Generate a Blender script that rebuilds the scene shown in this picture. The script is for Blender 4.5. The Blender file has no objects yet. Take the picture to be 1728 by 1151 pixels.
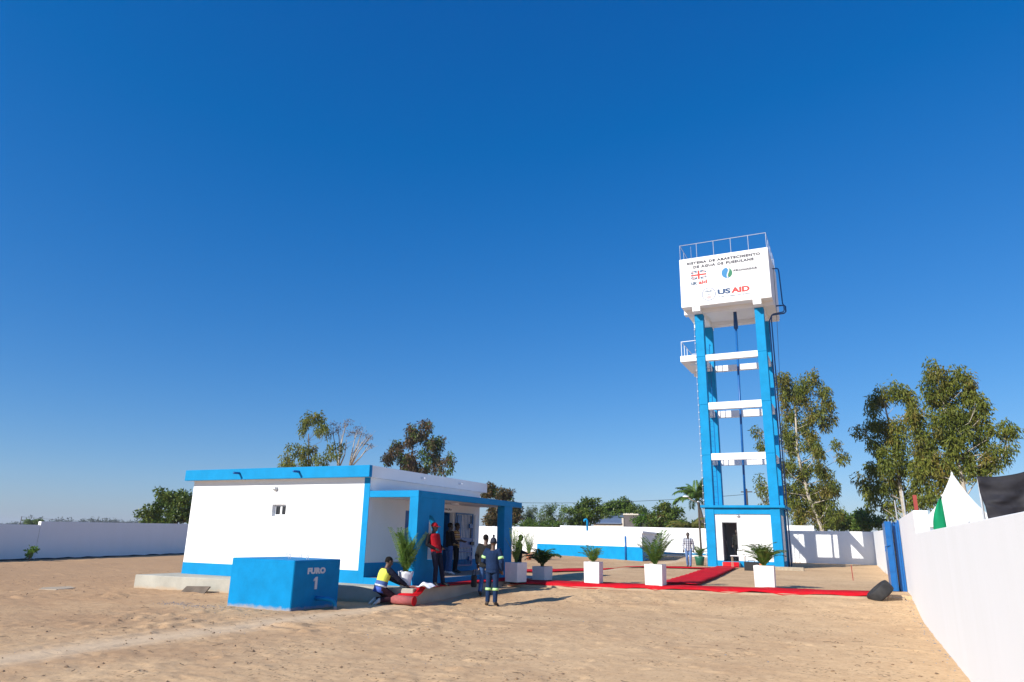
import bpy, bmesh, math, random
import numpy as np
from mathutils import Vector, Matrix, Quaternion
random.seed(7); RNG = np.random.default_rng(7)
S = bpy.context.scene
COL = S.collection

# ------------------------------------------------------------------ camera
cam_d = bpy.data.cameras.new('camera'); cam = bpy.data.objects.new('camera', cam_d); COL.objects.link(cam)
EYE = 1.75
pitch, yaw, roll = math.radians(15.683), math.radians(25.994), math.radians(1.187)
F_ = Vector((-math.sin(yaw)*math.cos(pitch), math.cos(yaw)*math.cos(pitch), math.sin(pitch)))
R_ = Vector((math.cos(yaw), math.sin(yaw), 0)); U_ = R_.cross(F_)
Rr = R_*math.cos(roll) + U_*math.sin(roll); Ur = -R_*math.sin(roll) + U_*math.cos(roll)
cam.matrix_world = Matrix(((Rr.x, Ur.x, -F_.x, 0), (Rr.y, Ur.y, -F_.y, 0), (Rr.z, Ur.z, -F_.z, EYE), (0, 0, 0, 1)))
cam_d.sensor_width = 36; cam_d.lens = 1177.45/1728*36; cam_d.clip_start = .1; cam_d.clip_end = 6000
S.camera = cam

# ------------------------------------------------------------------ sky, sun, exposure
SUN_EL = math.radians(29.5)
SUN_AZ = (-.450, -.893)                      # horizontal direction TOWARDS the sun
w = bpy.data.worlds.new('World'); S.world = w; w.use_nodes = True
nt = w.node_tree; bg = nt.nodes['Background']
sky = nt.nodes.new('ShaderNodeTexSky'); sky.sky_type = 'NISHITA'; sky.sun_disc = False
sky.sun_elevation = SUN_EL; sky.sun_rotation = math.atan2(SUN_AZ[0], SUN_AZ[1])
sky.altitude = 60; sky.air_density = 1.0; sky.dust_density = .35; sky.ozone_density = 3.2
hs = nt.nodes.new('ShaderNodeHueSaturation'); hs.inputs['Saturation'].default_value = 1.22
nt.links.new(sky.outputs[0], hs.inputs['Color'])
sep = nt.nodes.new('ShaderNodeSeparateColor'); cmb = nt.nodes.new('ShaderNodeCombineColor'); nt.links.new(hs.outputs[0], sep.inputs[0])
for i, (k, ref, g) in enumerate(((2.30, 4.55, 1.38), (3.2, 5.2, .86), (4.0, 4.1, .64))):     # deep polarised blue: a film curve per channel, the same over the whole sky
    pw = nt.nodes.new('ShaderNodeMath'); pw.operation = 'POWER'; ml = nt.nodes.new('ShaderNodeMath'); ml.operation = 'MULTIPLY'; ml.inputs[1].default_value = k/ref**g; pw.inputs[1].default_value = g
    if i == 0:
        pw.operation = 'MULTIPLY_ADD'; pw.inputs[1].default_value = 2.50/4.55; pw.inputs[2].default_value = -.20; ml.operation = 'MAXIMUM'; ml.inputs[1].default_value = .02
    nt.links.new(sep.outputs[i], pw.inputs[0]); nt.links.new(pw.outputs[0], ml.inputs[0]); nt.links.new(ml.outputs[0], cmb.inputs[i])
nt.links.new(cmb.outputs[0], bg.inputs['Color'])
bg.inputs['Strength'].default_value = .1
sd = bpy.data.lights.new('sun', 'SUN'); sd.energy = 4.4; sd.angle = math.radians(.5); sd.color = (1, .96, .87)
sun = bpy.data.objects.new('sun', sd); COL.objects.link(sun); sun.location = (-30, -60, 60)
ldir = Vector((-SUN_AZ[0]*math.cos(SUN_EL), -SUN_AZ[1]*math.cos(SUN_EL), -math.sin(SUN_EL)))
sun.rotation_mode = 'QUATERNION'; sun.rotation_quaternion = ldir.to_track_quat('-Z', 'Y')
S.view_settings.view_transform = 'Standard'; S.view_settings.look = 'None'
S.view_settings.gamma = 1; S.view_settings.use_curve_mapping = False
S.view_settings.exposure = .56

# ------------------------------------------------------------------ materials
def new_mat(name):
    m = bpy.data.materials.new(name); m.use_nodes = True
    return m, m.node_tree, m.node_tree.nodes['Principled BSDF']
def link(t, a, b): t.links.new(a, b)
def noise(t, scale, detail=4, rough=.55, coord=None, dist=0):
    n = t.nodes.new('ShaderNodeTexNoise'); n.inputs['Scale'].default_value = scale
    n.inputs['Detail'].default_value = detail; n.inputs['Roughness'].default_value = rough; n.inputs['Distortion'].default_value = dist
    if coord: link(t, coord, n.inputs['Vector'])
    return n
def ramp(t, fac, stops):
    r = t.nodes.new('ShaderNodeValToRGB'); e = r.color_ramp.elements
    while len(e) < len(stops): e.new(.5)
    for k, (p, c) in enumerate(stops):
        e[k].position = p; e[k].color = (*c, 1) if len(c) == 3 else c
    link(t, fac, r.inputs['Fac']); return r
def mixc(t, fac, a, b, mode='MIX'):
    m = t.nodes.new('ShaderNodeMix'); m.data_type = 'RGBA'; m.blend_type = mode
    for i, v in ((0, fac), (6, a), (7, b)):
        if hasattr(v, 'node'): link(t, v, m.inputs[i])
        elif i == 0: m.inputs[0].default_value = v
        else: m.inputs[i].default_value = (*v, 1)
    return m.outputs[2]
def bump(t, b, h, strength=.3, dist=.02):
    n = t.nodes.new('ShaderNodeBump'); n.inputs['Strength'].default_value = strength; n.inputs['Distance'].default_value = dist
    link(t, h, n.inputs['Height']); link(t, n.outputs[0], b.inputs['Normal'])
def geo_pos(t):
    g = t.nodes.new('ShaderNodeNewGeometry'); return g.outputs['Position']
def painted(name, col, rough=.75, var=.06, stain=.0, stain_col=(.35, .25, .16), bumpk=.25, scale=3, foot=None):
    """wall paint on trowelled plaster: faint unevenness, streaks of dust"""
    m, t, b = new_mat(name); P = geo_pos(t)
    n1 = noise(t, scale, 6, .6, P); n2 = noise(t, 40, 4, .6, P)
    lo = tuple(c*(1-var) for c in col); hi = tuple(min(1, c*(1+var)) for c in col)
    c = ramp(t, n1.outputs['Fac'], [(.3, lo), (.7, hi)]).outputs[0]
    if stain:
        n3 = noise(t, .9, 6, .7, P, .6); f = ramp(t, n3.outputs['Fac'], [(.52, (0, 0, 0)), (.8, (stain,)*3)]).outputs[0]
        c = mixc(t, f, c, stain_col)
    if foot is not None:                      # sand splashed up the lowest hand's breadth
        n4 = noise(t, 4, 5, .7, P); sx = t.nodes.new('ShaderNodeSeparateXYZ'); link(t, P, sx.inputs[0])
        a = t.nodes.new('ShaderNodeMath'); a.operation = 'MULTIPLY_ADD'; link(t, n4.outputs['Fac'], a.inputs[0]); a.inputs[1].default_value = -.22; z3 = t.nodes.new('ShaderNodeMath'); z3.operation = 'ADD'; z3.inputs[1].default_value = .3; link(t, sx.outputs['Z'], z3.inputs[0]); link(t, z3.outputs[0], a.inputs[2])
        c = mixc(t, ramp(t, a.outputs[0], [(foot-.03, (.65,)*3), (foot+.05, (0, 0, 0))]).outputs[0], c, (.46, .33, .21))
    link(t, c, b.inputs['Base Color']); b.inputs['Roughness'].default_value = rough
    b.inputs['Specular IOR Level'].default_value = .09
    bump(t, b, n2.outputs['Fac'], bumpk, .01); return m
def plain(name, col, rough=.6, metal=0, var=.08, scale=6, spec=.4, bumpk=0):
    m, t, b = new_mat(name)
    tc = t.nodes.new('ShaderNodeTexCoord'); n1 = noise(t, scale, 4, .6, tc.outputs['Object'])
    c = ramp(t, n1.outputs['Fac'], [(.3, tuple(x*(1-var) for x in col)), (.7, tuple(min(1, x*(1+var)) for x in col))]).outputs[0]
    link(t, c, b.inputs['Base Color']); b.inputs['Roughness'].default_value = rough; b.inputs['Metallic'].default_value = metal
    b.inputs['Specular IOR Level'].default_value = spec
    if bumpk: bump(t, b, noise(t, scale*8, 4, .6, tc.outputs['Object']).outputs['Fac'], bumpk, .01)
    return m
def wall_white(name='white_plaster', dusty=False):
    """white emulsion on plaster; splashed sand along the foot where dusty"""
    m, t, b = new_mat(name); P = geo_pos(t)
    mp = t.nodes.new('ShaderNodeMapping'); mp.inputs['Scale'].default_value = (1, 1, .16); link(t, P, mp.inputs['Vector'])
    n1 = noise(t, 2.2, 6, .6, mp.outputs[0]); n2 = noise(t, 30, 5, .65, P)
    c = ramp(t, n1.outputs['Fac'], [(.25, (.795, .795, .785)), (.7, (.83, .83, .83))]).outputs[0]
    if dusty:
        n3 = noise(t, 1.6, 5, .65, P)
        sx = t.nodes.new('ShaderNodeSeparateXYZ'); link(t, P, sx.inputs[0])
        a = t.nodes.new('ShaderNodeMath'); a.operation = 'MULTIPLY_ADD'; link(t, n3.outputs['Fac'], a.inputs[0]); a.inputs[1].default_value = -.7; link(t, sx.outputs['Z'], a.inputs[2])
        f = ramp(t, a.outputs[0], [(0, (.55,)*3), (.16, (0, 0, 0))]).outputs[0]
        c = mixc(t, f, c, (.5, .38, .26))
    link(t, c, b.inputs['Base Color']); b.inputs['Roughness'].default_value = .8; b.inputs['Specular IOR Level'].default_value = .25
    bump(t, b, n2.outputs['Fac'], .22, .012); return m
def leafy(name, cols, trans=.35, rough=.55):
    m, t, b = new_mat(name)
    g = t.nodes.new('ShaderNodeNewGeometry'); P = geo_pos(t)
    n1 = noise(t, .55, 3, .6, P)
    a = t.nodes.new('ShaderNodeMath'); a.operation = 'MULTIPLY_ADD'; link(t, g.outputs['Random Per Island'], a.inputs[0]); a.inputs[1].default_value = .6
    a2 = t.nodes.new('ShaderNodeMath'); a2.operation = 'MULTIPLY_ADD'; link(t, n1.outputs['Fac'], a2.inputs[0]); a2.inputs[1].default_value = 1.1; a2.inputs[2].default_value = -.35
    link(t, a2.outputs[0], a.inputs[2])
    k = len(cols)-1
    c = ramp(t, a.outputs[0], [(i/k, cc) for i, cc in enumerate(cols)]).outputs[0]
    link(t, c, b.inputs['Base Color']); b.inputs['Roughness'].default_value = rough; b.inputs['Specular IOR Level'].default_value = .25
    tr = t.nodes.new('ShaderNodeBsdfTranslucent'); link(t, c, tr.inputs['Color'])
    mx = t.nodes.new('ShaderNodeMixShader'); mx.inputs[0].default_value = trans
    out = t.nodes['Material Output']; link(t, b.outputs[0], mx.inputs[1]); link(t, tr.outputs[0], mx.inputs[2]); link(t, mx.outputs[0], out.inputs['Surface'])
    return m

M = {}
M['white'] = wall_white(); M['white_dusty'] = wall_white('white_plaster_dusty', True)
M['blue'] = painted('blue_wall_paint', (.006, .236, .49), .6, .1, .16, (.025, .32, .56), .3, 2.0)
M['blue_box'] = painted('blue_paint_well_box', (.002, .205, .455), .65, .12, .16, (.012, .28, .52), .5, 2.5, .225)
M['blue_dark'] = plain('blue_gloss_and_gate_shade', (.006, .10, .33), .35, 0, .1, 5)  # own colour of doors and pipes, painted shade on second gate leaf and post
M['blue_gate'] = plain('blue_gate_paint', (.004, .10, .32), .35, 0, .12, 4)
M['pipe_blue'] = plain('blue_pipe_paint', (.008, .07, .22), .4, 0, .15, 8)
M['concrete'] = painted('bare_concrete', (.40, .38, .325), .9, .16, .45, (.36, .31, .24), .6, 1.6, .25)
M['kerb'] = painted('kerb_concrete', (.44, .34, .24), .9, .15, .6, (.46, .32, .20), .6, 2)
M['floor_tile'] = painted('porch_floor_screed', (.33, .26, .22), .6, .1, .1)
M['carpet'] = painted('red_carpet_pile', (.52, .008, .018), .95, .18, .35, (.46, .12, .08), .6, 1.4)
M['carpet_back'] = plain('carpet_backing', (.34, .10, .10), .95, 0, .15, 20, .1, .3)
M['planter'] = painted('planter_white_paint', (.74, .73, .72), .7, .05, .15, (.5, .42, .34), .2, 5)
M['soil'] = plain('potting_soil', (.06, .04, .025), .95, 0, .3, 20)
M['terracotta'] = plain('terracotta', (.42, .17, .09), .8, 0, .15)
M['green_pot'] = plain('green_plastic', (.02, .12, .07), .4)
M['cloth_white'] = plain('white_cloth', (.74, .74, .78), .9, 0, .06, 8, .1, .3)
M['rubber'] = plain('tyre_rubber', (.028, .028, .03), .75, 0, .3, 10, .3, .3)
M['black'] = plain('black_plastic', (.012, .012, .014), .5)
M['black_net'] = plain('black_shade_cloth', (.018, .017, .022), .75, 0, .4, 4, .35, .2)
M['steel'] = plain('galvanised_steel', (.55, .56, .58), .45, .6, .1)
M['white_metal'] = plain('white_painted_metal', (.75, .76, .78), .4, 0, .04)
M['grey_door'] = plain('grey_door_paint', (.17, .17, .18), .6, 0, .08)
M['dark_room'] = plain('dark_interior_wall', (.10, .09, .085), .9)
M['glass'] = plain('dark_window_glass', (.012, .014, .018), .06, 0, 0, 1, .6)
M['strip_dark'] = plain('blue_black_strip', (.012, .014, .026), .85, 0, .3, 8)
M['rust'] = plain('red_oxide_paint', (.30, .045, .035), .7)
M['timber'] = plain('weathered_timber', (.36, .30, .22), .85, 0, .2, 8)
M['pole_wood'] = plain('creosoted_pole', (.07, .055, .045), .85, 0, .2, 8)
M['wire'] = plain('black_cable', (.02, .02, .022), .6)
M['tent'] = plain('tent_pvc', (.80, .80, .80), .5, 0, .03, 2)
M['flag_green'] = plain('green_flag_cloth', (.006, .23, .10), .8, 0, .1, 4, .15)
M['orange'] = plain('orange_plastic', (.62, .16, .05), .5)
M['roof_sheet'] = plain('blue_grey_roof_sheet', (.14, .19, .29), .45, .2, .1, 2)
M['cream'] = painted('cream_render', (.55, .49, .42), .8, .1)
M['block_dark'] = painted('bare_grey_blockwork', (.13, .115, .115), .9, .15)
M['stone'] = plain('grey_crushed_stone', (.22, .22, .24), .9, 0, .35, 14)
M['clod'] = plain('dried_earth_clods', (.25, .165, .10), .95, 0, .35, 12)
M['twig'] = plain('dry_twigs', (.16, .11, .07), .9, 0, .3, 10)
M['ink_grey'] = plain('dark_grey_sign_paint', (.045, .045, .065), .6, 0, .03)
M['ink_blue'] = plain('navy_sign_paint', (.006, .05, .15), .6, 0, .03)
M['ink_red'] = plain('red_sign_paint', (.55, .03, .025), .6, 0, .03)
M['ink_sky'] = plain('mid_blue_sign_paint', (.02, .19, .42), .6, 0, .03)
M['ink_green'] = plain('green_sign_paint', (.02, .18, .09), .6, 0, .03)
M['ink_flag'] = plain('flag_blue_sign_paint', (.04, .09, .17), .6, 0, .03)
M['ink_pale'] = plain('pale_grey_sign_paint', (.58, .59, .64), .6, 0, .03)
M['ink_seal'] = plain('slate_sign_paint', (.14, .17, .28), .6, 0, .03)
M['ink_pink'] = plain('faded_red_sign_paint', (.48, .20, .22), .6, 0, .03)
M['bark_pale'] = plain('pale_gum_bark', (.42, .37, .31), .9, 0, .3, 2)
M['bark'] = plain('brown_bark', (.13, .10, .075), .95, 0, .3, 4)
M['leaf_mango'] = leafy('mango_leaves', [(.026, .055, .010), (.056, .105, .016), (.11, .155, .024), (.17, .175, .03)], .25, .4)
M['leaf_rusty'] = leafy('rusty_mango_leaves', [(.025, .035, .014), (.06, .06, .02), (.13, .085, .03), (.19, .10, .04)], .25)
M['leaf_gum'] = leafy('gum_leaves', [(.046, .072, .014), (.118, .150, .023), (.21, .232, .036), (.29, .265, .055)], .4)
M['leaf_gum_rust'] = leafy('rusty_gum_leaves', [(.054, .068, .016), (.135, .140, .025), (.23, .198, .038), (.30, .19, .046)], .4)
M['leaf_brown'] = leafy('brown_gum_leaves', [(.025, .035, .02), (.065, .06, .024), (.115, .07, .034), (.19, .085, .04)], .3)
M['leaf_pink'] = leafy('pinkish_young_leaves', [(.10, .09, .06), (.18, .13, .10), (.26, .17, .13)], .4)
M['leaf_bush'] = leafy('bush_leaves', [(.032, .07, .014), (.07, .13, .02), (.13, .20, .03), (.18, .22, .045)], .35)
M['leaf_lime'] = leafy('lime_leaves', [(.05, .11, .018), (.09, .18, .02), (.13, .23, .03)], .4)
M['leaf_grey'] = leafy('grey_green_leaves', [(.045, .07, .03), (.085, .12, .045), (.14, .17, .065)], .3)
M['leaf_far'] = leafy('distant_foliage', [(.035, .05, .03), (.06, .08, .04)], .2)
M['frond'] = leafy('palm_fronds', [(.045, .095, .02), (.085, .17, .03), (.15, .24, .04), (.24, .27, .07)], .4)
M['frond_dark'] = leafy('dark_palm_fronds', [(.022, .055, .014), (.045, .095, .02), (.075, .13, .026)], .3)
M['frond_dry'] = leafy('yellowing_palm_fronds', [(.08, .11, .02), (.17, .17, .035), (.28, .20, .06)], .4)
def skin_mat(name, c):
    m, t, b = new_mat(name); tc = t.nodes.new('ShaderNodeTexCoord')
    n = noise(t, 25, 4, .6, tc.outputs['Object']); link(t, ramp(t, n.outputs['Fac'], [(.3, tuple(x*.85 for x in c)), (.7, tuple(x*1.12 for x in c))]).outputs[0], b.inputs['Base Color'])
    b.inputs['Roughness'].default_value = .5; b.inputs['Subsurface Weight'].default_value = .05; return m
M['skin'] = skin_mat('dark_brown_skin', (.10, .052, .032)); M['skin_deep'] = skin_mat('deep_brown_skin', (.045, .026, .018))
def cloth(name, c, var=.15, scale=18): return plain(name, c, .9, 0, var, scale, .12, .35)
M['hair'] = cloth('short_black_hair', (.012, .010, .009))
M['navy'] = cloth('navy_workwear', (.012, .028, .075)); M['charcoal'] = cloth('charcoal_jacket', (.020, .020, .020)); M['trouser_black'] = cloth('black_trousers', (.012, .012, .015))
M['trouser_navy'] = cloth('dark_navy_trousers', (.016, .018, .035)); M['denim'] = cloth('blue_denim', (.11, .19, .36), .25); M['denim_mid'] = cloth('mid_blue_denim', (.045, .10, .24), .25)
M['red_shirt'] = cloth('red_shirt', (.36, .010, .018)); M['vest_yellow'] = cloth('hi_vis_yellow', (.62, .66, .10), .08); M['vest_blue'] = cloth('vest_blue_band', (.07, .12, .30))
M['silver'] = plain('reflective_silver_tape', (.6, .63, .68), .35, .2); M['lime_tape'] = plain('lime_reflective_tape', (.45, .75, .30), .4)
M['seat_blue'] = cloth('royal_blue_shorts', (.06, .11, .42)); M['maroon'] = cloth('dark_maroon_trousers', (.035, .014, .022)); M['grey_cap'] = cloth('dark_knit_beanie', (.03, .032, .045))
M['shoe'] = plain('scuffed_leather', (.05, .04, .035), .7); M['shoe_dark'] = plain('black_shoe', (.015, .015, .016), .5); M['eye'] = plain('eye_white', (.5, .48, .45), .3); M['olive'] = cloth('dark_olive_uniform', (.016, .018, .012))
M['sole'] = plain('pale_sole', (.55, .53, .48), .7)
def striped(name, axis, stops, scale):
    m, t, b = new_mat(name); tc = t.nodes.new('ShaderNodeTexCoord'); sx = t.nodes.new('ShaderNodeSeparateXYZ'); link(t, tc.outputs['Object'], sx.inputs[0])
    a = t.nodes.new('ShaderNodeMath'); a.operation = 'MULTIPLY'; link(t, sx.outputs[axis], a.inputs[0]); a.inputs[1].default_value = scale
    f = t.nodes.new('ShaderNodeMath'); f.operation = 'FRACT'; link(t, a.outputs[0], f.inputs[0])
    r = ramp(t, f.outputs[0], stops); r.color_ramp.interpolation = 'CONSTANT'
    link(t, r.outputs[0], b.inputs['Base Color']); b.inputs['Roughness'].default_value = .9; return m
M['stripes'] = striped('striped_shirt', 'Z', [(0, (.50, .30, .09)), (.4, (.10, .035, .02)), (.55, (.62, .50, .34)), (.75, (.22, .10, .04))], 6.5)
def checked(name):
    m, t, b = new_mat(name); tc = t.nodes.new('ShaderNodeTexCoord'); sx = t.nodes.new('ShaderNodeSeparateXYZ'); link(t, tc.outputs['Object'], sx.inputs[0])
    fs = []
    for ax in ('X', 'Z'):
        a = t.nodes.new('ShaderNodeMath'); a.operation = 'MULTIPLY'; link(t, sx.outputs[ax], a.inputs[0]); a.inputs[1].default_value = 9
        f = t.nodes.new('ShaderNodeMath'); f.operation = 'FRACT'; link(t, a.outputs[0], f.inputs[0])
        r = ramp(t, f.outputs[0], [(0, (.62, .64, .68)), (.62, (.07, .09, .15))]); r.color_ramp.interpolation = 'CONSTANT'; fs.append(r.outputs[0])
    link(t, mixc(t, .62, fs[0], fs[1], 'MULTIPLY'), b.inputs['Base Color']); b.inputs['Roughness'].default_value = .9; return m
M['checks'] = checked('checked_shirt')

def ground_mat():
    m, t, b = new_mat('sandy_ground'); P = geo_pos(t)
    sx = t.nodes.new('ShaderNodeSeparateXYZ'); link(t, P, sx.inputs[0])
    big = noise(t, .22, 5, .6, P, .4); mid = noise(t, 1.3, 6, .65, P, .3); fine = noise(t, 9, 6, .7, P); grit = noise(t, 60, 3, .7, P)
    c = ramp(t, big.outputs['Fac'], [(.3, (.48, .295, .16)), (.5, (.60, .395, .22)), (.68, (.70, .485, .28))]).outputs[0]
    c = mixc(t, .55, c, ramp(t, mid.outputs['Fac'], [(.3, (.50, .315, .175)), (.7, (.71, .485, .28))]).outputs[0])
    c = mixc(t, .35, c, ramp(t, fine.outputs['Fac'], [(.35, (.40, .26, .14)), (.6, (.69, .495, .29))]).outputs[0])
    # damp or humus-dark specks, scattered in drifts
    sp = noise(t, 15, 3, .55, P); dr = noise(t, .8, 4, .6, P)
    ma = t.nodes.new('ShaderNodeMath'); ma.operation = 'MULTIPLY_ADD'; link(t, dr.outputs['Fac'], ma.inputs[0]); ma.inputs[1].default_value = .35; link(t, sp.outputs['Fac'], ma.inputs[2])
    c = mixc(t, ramp(t, ma.outputs[0], [(.785, (0, 0, 0)), (.88, (.8,)*3)]).outputs[0], c, (.12, .075, .045))
    # wheel track of fine pale dust
    w1 = noise(t, .5, 4, .6, P)
    a = t.nodes.new('ShaderNodeMath'); a.operation = 'MULTIPLY_ADD'; link(t, w1.outputs['Fac'], a.inputs[0]); a.inputs[1].default_value = .9; link(t, sx.outputs['X'], a.inputs[2])
    d = t.nodes.new('ShaderNodeMath'); d.operation = 'ADD'; link(t, a.outputs[0], d.inputs[0]); d.inputs[1].default_value = 10.35
    ab = t.nodes.new('ShaderNodeMath'); ab.operation = 'ABSOLUTE'; link(t, d.outputs[0], ab.inputs[0])
    tr = ramp(t, ab.outputs[0], [(.10, (.8,)*3), (.80, (0, 0, 0))]).outputs[0]
    s2 = t.nodes.new('ShaderNodeMath'); s2.operation = 'MULTIPLY_ADD'; link(t, sx.outputs['X'], s2.inputs[0]); s2.inputs[1].default_value = -.018; link(t, noise(t, .45, 5, .65, P, .5).outputs['Fac'], s2.inputs[2])
    c = mixc(t, ramp(t, s2.outputs[0], [(.52, (0, 0, 0)), (.86, (.7,)*3)]).outputs[0], c, (.38, .225, .125))
    c = mixc(t, tr, c, (.66, .49, .32))
    link(t, c, b.inputs['Base Color']); b.inputs['Roughness'].default_value = .97; b.inputs['Specular IOR Level'].default_value = .1
    h1 = t.nodes.new('ShaderNodeMath'); h1.operation = 'MULTIPLY_ADD'; link(t, grit.outputs['Fac'], h1.inputs[0]); h1.inputs[1].default_value = .25; link(t, fine.outputs['Fac'], h1.inputs[2])
    rg_ = noise(t, .33, 4, .6, P, .5); sel = t.nodes.new('ShaderNodeMath'); sel.operation = 'MULTIPLY_ADD'; link(t, sx.outputs['X'], sel.inputs[0]); sel.inputs[1].default_value = -.02; link(t, rg_.outputs['Fac'], sel.inputs[2])
    k = t.nodes.new('ShaderNodeMath'); k.operation = 'MULTIPLY'; link(t, h1.outputs[0], k.inputs[0]); link(t, ramp(t, sel.outputs[0], [(.45, (.22,)*3), (.8, (1, 1, 1))]).outputs[0], k.inputs[1])
    bump(t, b, k.outputs[0], .6, .03); return m
M['ground'] = ground_mat()

# ------------------------------------------------------------------ mesh helpers
class MB:
    """collects geometry (world coordinates unless built under a rotated root) and links it as ONE mesh object"""
    def __init__(s): s.v = []; s.f = []; s.mi = []
    def add(s, vs, fs, mi=0):
        k = len(s.v); s.v += [tuple(v) for v in vs]; s.f += [tuple(i+k for i in f) for f in fs]; s.mi += [mi]*len(fs); return s
    def box(s, x0, x1, y0, y1, z0, z1, mi=0):
        vs = [(x0,y0,z0),(x1,y0,z0),(x1,y1,z0),(x0,y1,z0),(x0,y0,z1),(x1,y0,z1),(x1,y1,z1),(x0,y1,z1)]
        return s.add(vs, [(3,2,1,0),(4,5,6,7),(0,1,5,4),(1,2,6,5),(2,3,7,6),(3,0,4,7)], mi)
    def prism(s, poly, z0, z1, mi=0):
        n = len(poly); z0 = z0 if hasattr(z0, '__len__') else [z0]*n; z1 = z1 if hasattr(z1, '__len__') else [z1]*n
        vs = [(x, y, z0[i]) for i, (x, y) in enumerate(poly)] + [(x, y, z1[i]) for i, (x, y) in enumerate(poly)]
        return s.add(vs, [tuple(range(n-1, -1, -1)), tuple(range(n, 2*n))] + [(i, (i+1) % n, n+(i+1) % n, n+i) for i in range(n)], mi)
    def plate(s, poly, y0, y1, mi=0):
        """polygon given in (x, z), thickness from y0 (front) to y1"""
        n = len(poly); a = sum(poly[i][0]*poly[(i+1) % n][1]-poly[(i+1) % n][0]*poly[i][1] for i in range(n))
        if a < 0: poly = poly[::-1]
        vs = [(x, y0, z) for x, z in poly] + [(x, y1, z) for x, z in poly]
        return s.add(vs, [tuple(range(n)), tuple(range(2*n-1, n-1, -1))] + [((i+1) % n, i, n+i, n+(i+1) % n) for i in range(n)], mi)
    def loft(s, rings, mi=0, n=12, caps=True):
        """rings: (centre, axis1, axis2)"""
        vs = []; fs = []
        for c, a, b in rings:
            c, a, b = Vector(c), Vector(a), Vector(b)
            for k in range(n):
                t = 2*math.pi*k/n; vs.append(c + a*math.cos(t) + b*math.sin(t))
        for r in range(len(rings)-1):
            for k in range(n):
                fs.append((r*n+k, r*n+(k+1) % n, (r+1)*n+(k+1) % n, (r+1)*n+k))
        if caps: fs += [tuple(range(n-1, -1, -1)), tuple(range((len(rings)-1)*n, len(rings)*n))]
        return s.add(vs, fs, mi)
    def tube(s, pts, r, n=8, mi=0, caps=True):
        pts = [Vector(p) for p in pts]; r = r if hasattr(r, '__len__') else [r]*len(pts)
        rings = []; prev = None
        for i, p in enumerate(pts):
            d = (pts[min(i+1, len(pts)-1)] - pts[max(i-1, 0)])
            d = d.normalized() if d.length > 1e-9 else Vector((0, 0, 1))
            if prev is None:
                a = d.cross(Vector((0, 0, 1)) if abs(d.z) < .9 else Vector((1, 0, 0))).normalized()
            else:
                a = (prev - d*prev.dot(d)); a = a.normalized() if a.length > 1e-6 else d.orthogonal().normalized()
            prev = a; b = d.cross(a); rings.append((p, a*r[i], b*r[i]))
        return s.loft(rings, mi, n, caps)
    def ball(s, c, rx, ry, rz, n=12, m=7, mi=0):
        c = Vector(c); rings = []
        for i in range(m+1):
            t = math.pi*(i/m); q = max(math.sin(t), .04)
            rings.append((c + Vector((0, 0, -rz*math.cos(t))), (rx*q, 0, 0), (0, ry*q, 0)))
        return s.loft(rings, mi, n)
    def wall(s, axis, p0, p1, u0, u1, z0, z1, holes=(), mi=0):
        """upright slab normal to axis ('x'/'y') between p0 and p1 with rectangular openings (ua,ub,za,zb)"""
        us = sorted({u0, u1, *[h[0] for h in holes], *[h[1] for h in holes]}); zs = sorted({z0, z1, *[h[2] for h in holes], *[h[3] for h in holes]})
        def solid(i, j):
            if i < 0 or j < 0 or i >= len(us)-1 or j >= len(zs)-1: return False
            u, z = (us[i]+us[i+1])/2, (zs[j]+zs[j+1])/2
            return not any(h[0] < u < h[1] and h[2] < z < h[3] for h in holes)
        def pt(u, p, z): return (u, p, z) if axis == 'y' else (p, u, z)
        for i in range(len(us)-1):
            for j in range(len(zs)-1):
                if not solid(i, j): continue
                a, b, c, d = us[i], us[i+1], zs[j], zs[j+1]
                q = [[pt(a,p0,c),pt(b,p0,c),pt(b,p0,d),pt(a,p0,d)], [pt(b,p1,c),pt(a,p1,c),pt(a,p1,d),pt(b,p1,d)]]
                if not solid(i-1, j): q.append([pt(a,p1,c),pt(a,p0,c),pt(a,p0,d),pt(a,p1,d)])
                if not solid(i+1, j): q.append([pt(b,p0,c),pt(b,p1,c),pt(b,p1,d),pt(b,p0,d)])
                if not solid(i, j-1): q.append([pt(a,p1,c),pt(b,p1,c),pt(b,p0,c),pt(a,p0,c)])
                if not solid(i, j+1): q.append([pt(a,p0,d),pt(b,p0,d),pt(b,p1,d),pt(a,p1,d)])
                for f in q: s.add(f, [(0, 1, 2, 3)], mi)
        return s
    def mesh(s, name, mats, off=None, smooth=False):
        me = bpy.data.meshes.new(name)
        v = np.array(s.v, float).reshape(-1, 3)
        if off is not None: v = v - np.array(off)
        me.from_pydata(v.tolist(), [], s.f)
        for m in (mats if isinstance(mats, (list, tuple)) else [mats]): me.materials.append(M[m] if isinstance(m, str) else m)
        if len(me.materials) > 1: me.polygons.foreach_set('material_index', s.mi)
        if smooth: me.polygons.foreach_set('use_smooth', [True]*len(me.polygons))
        me.update(); return me
    def build(s, name, mats, parent=None, smooth=False, world=True, bevel=0, fix=True):
        off = None
        if parent is not None and world:
            root = parent
            off = Vector((0, 0, 0))
            while root is not None: off = off + root.location; root = root.parent
        me = s.mesh(name, mats, off, smooth)
        if bevel or fix:
            bm = bmesh.new(); bm.from_mesh(me)
            bmesh.ops.remove_doubles(bm, verts=bm.verts, dist=1e-5)
            bmesh.ops.recalc_face_normals(bm, faces=bm.faces)
            if bevel:
                ed = [e for e in bm.edges if len(e.link_faces) == 2 and e.calc_face_angle(0) > .6]
                bmesh.ops.bevel(bm, geom=ed, offset=bevel, segments=1, affect='EDGES', clamp_overlap=True)
            bm.to_mesh(me); bm.free()
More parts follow.
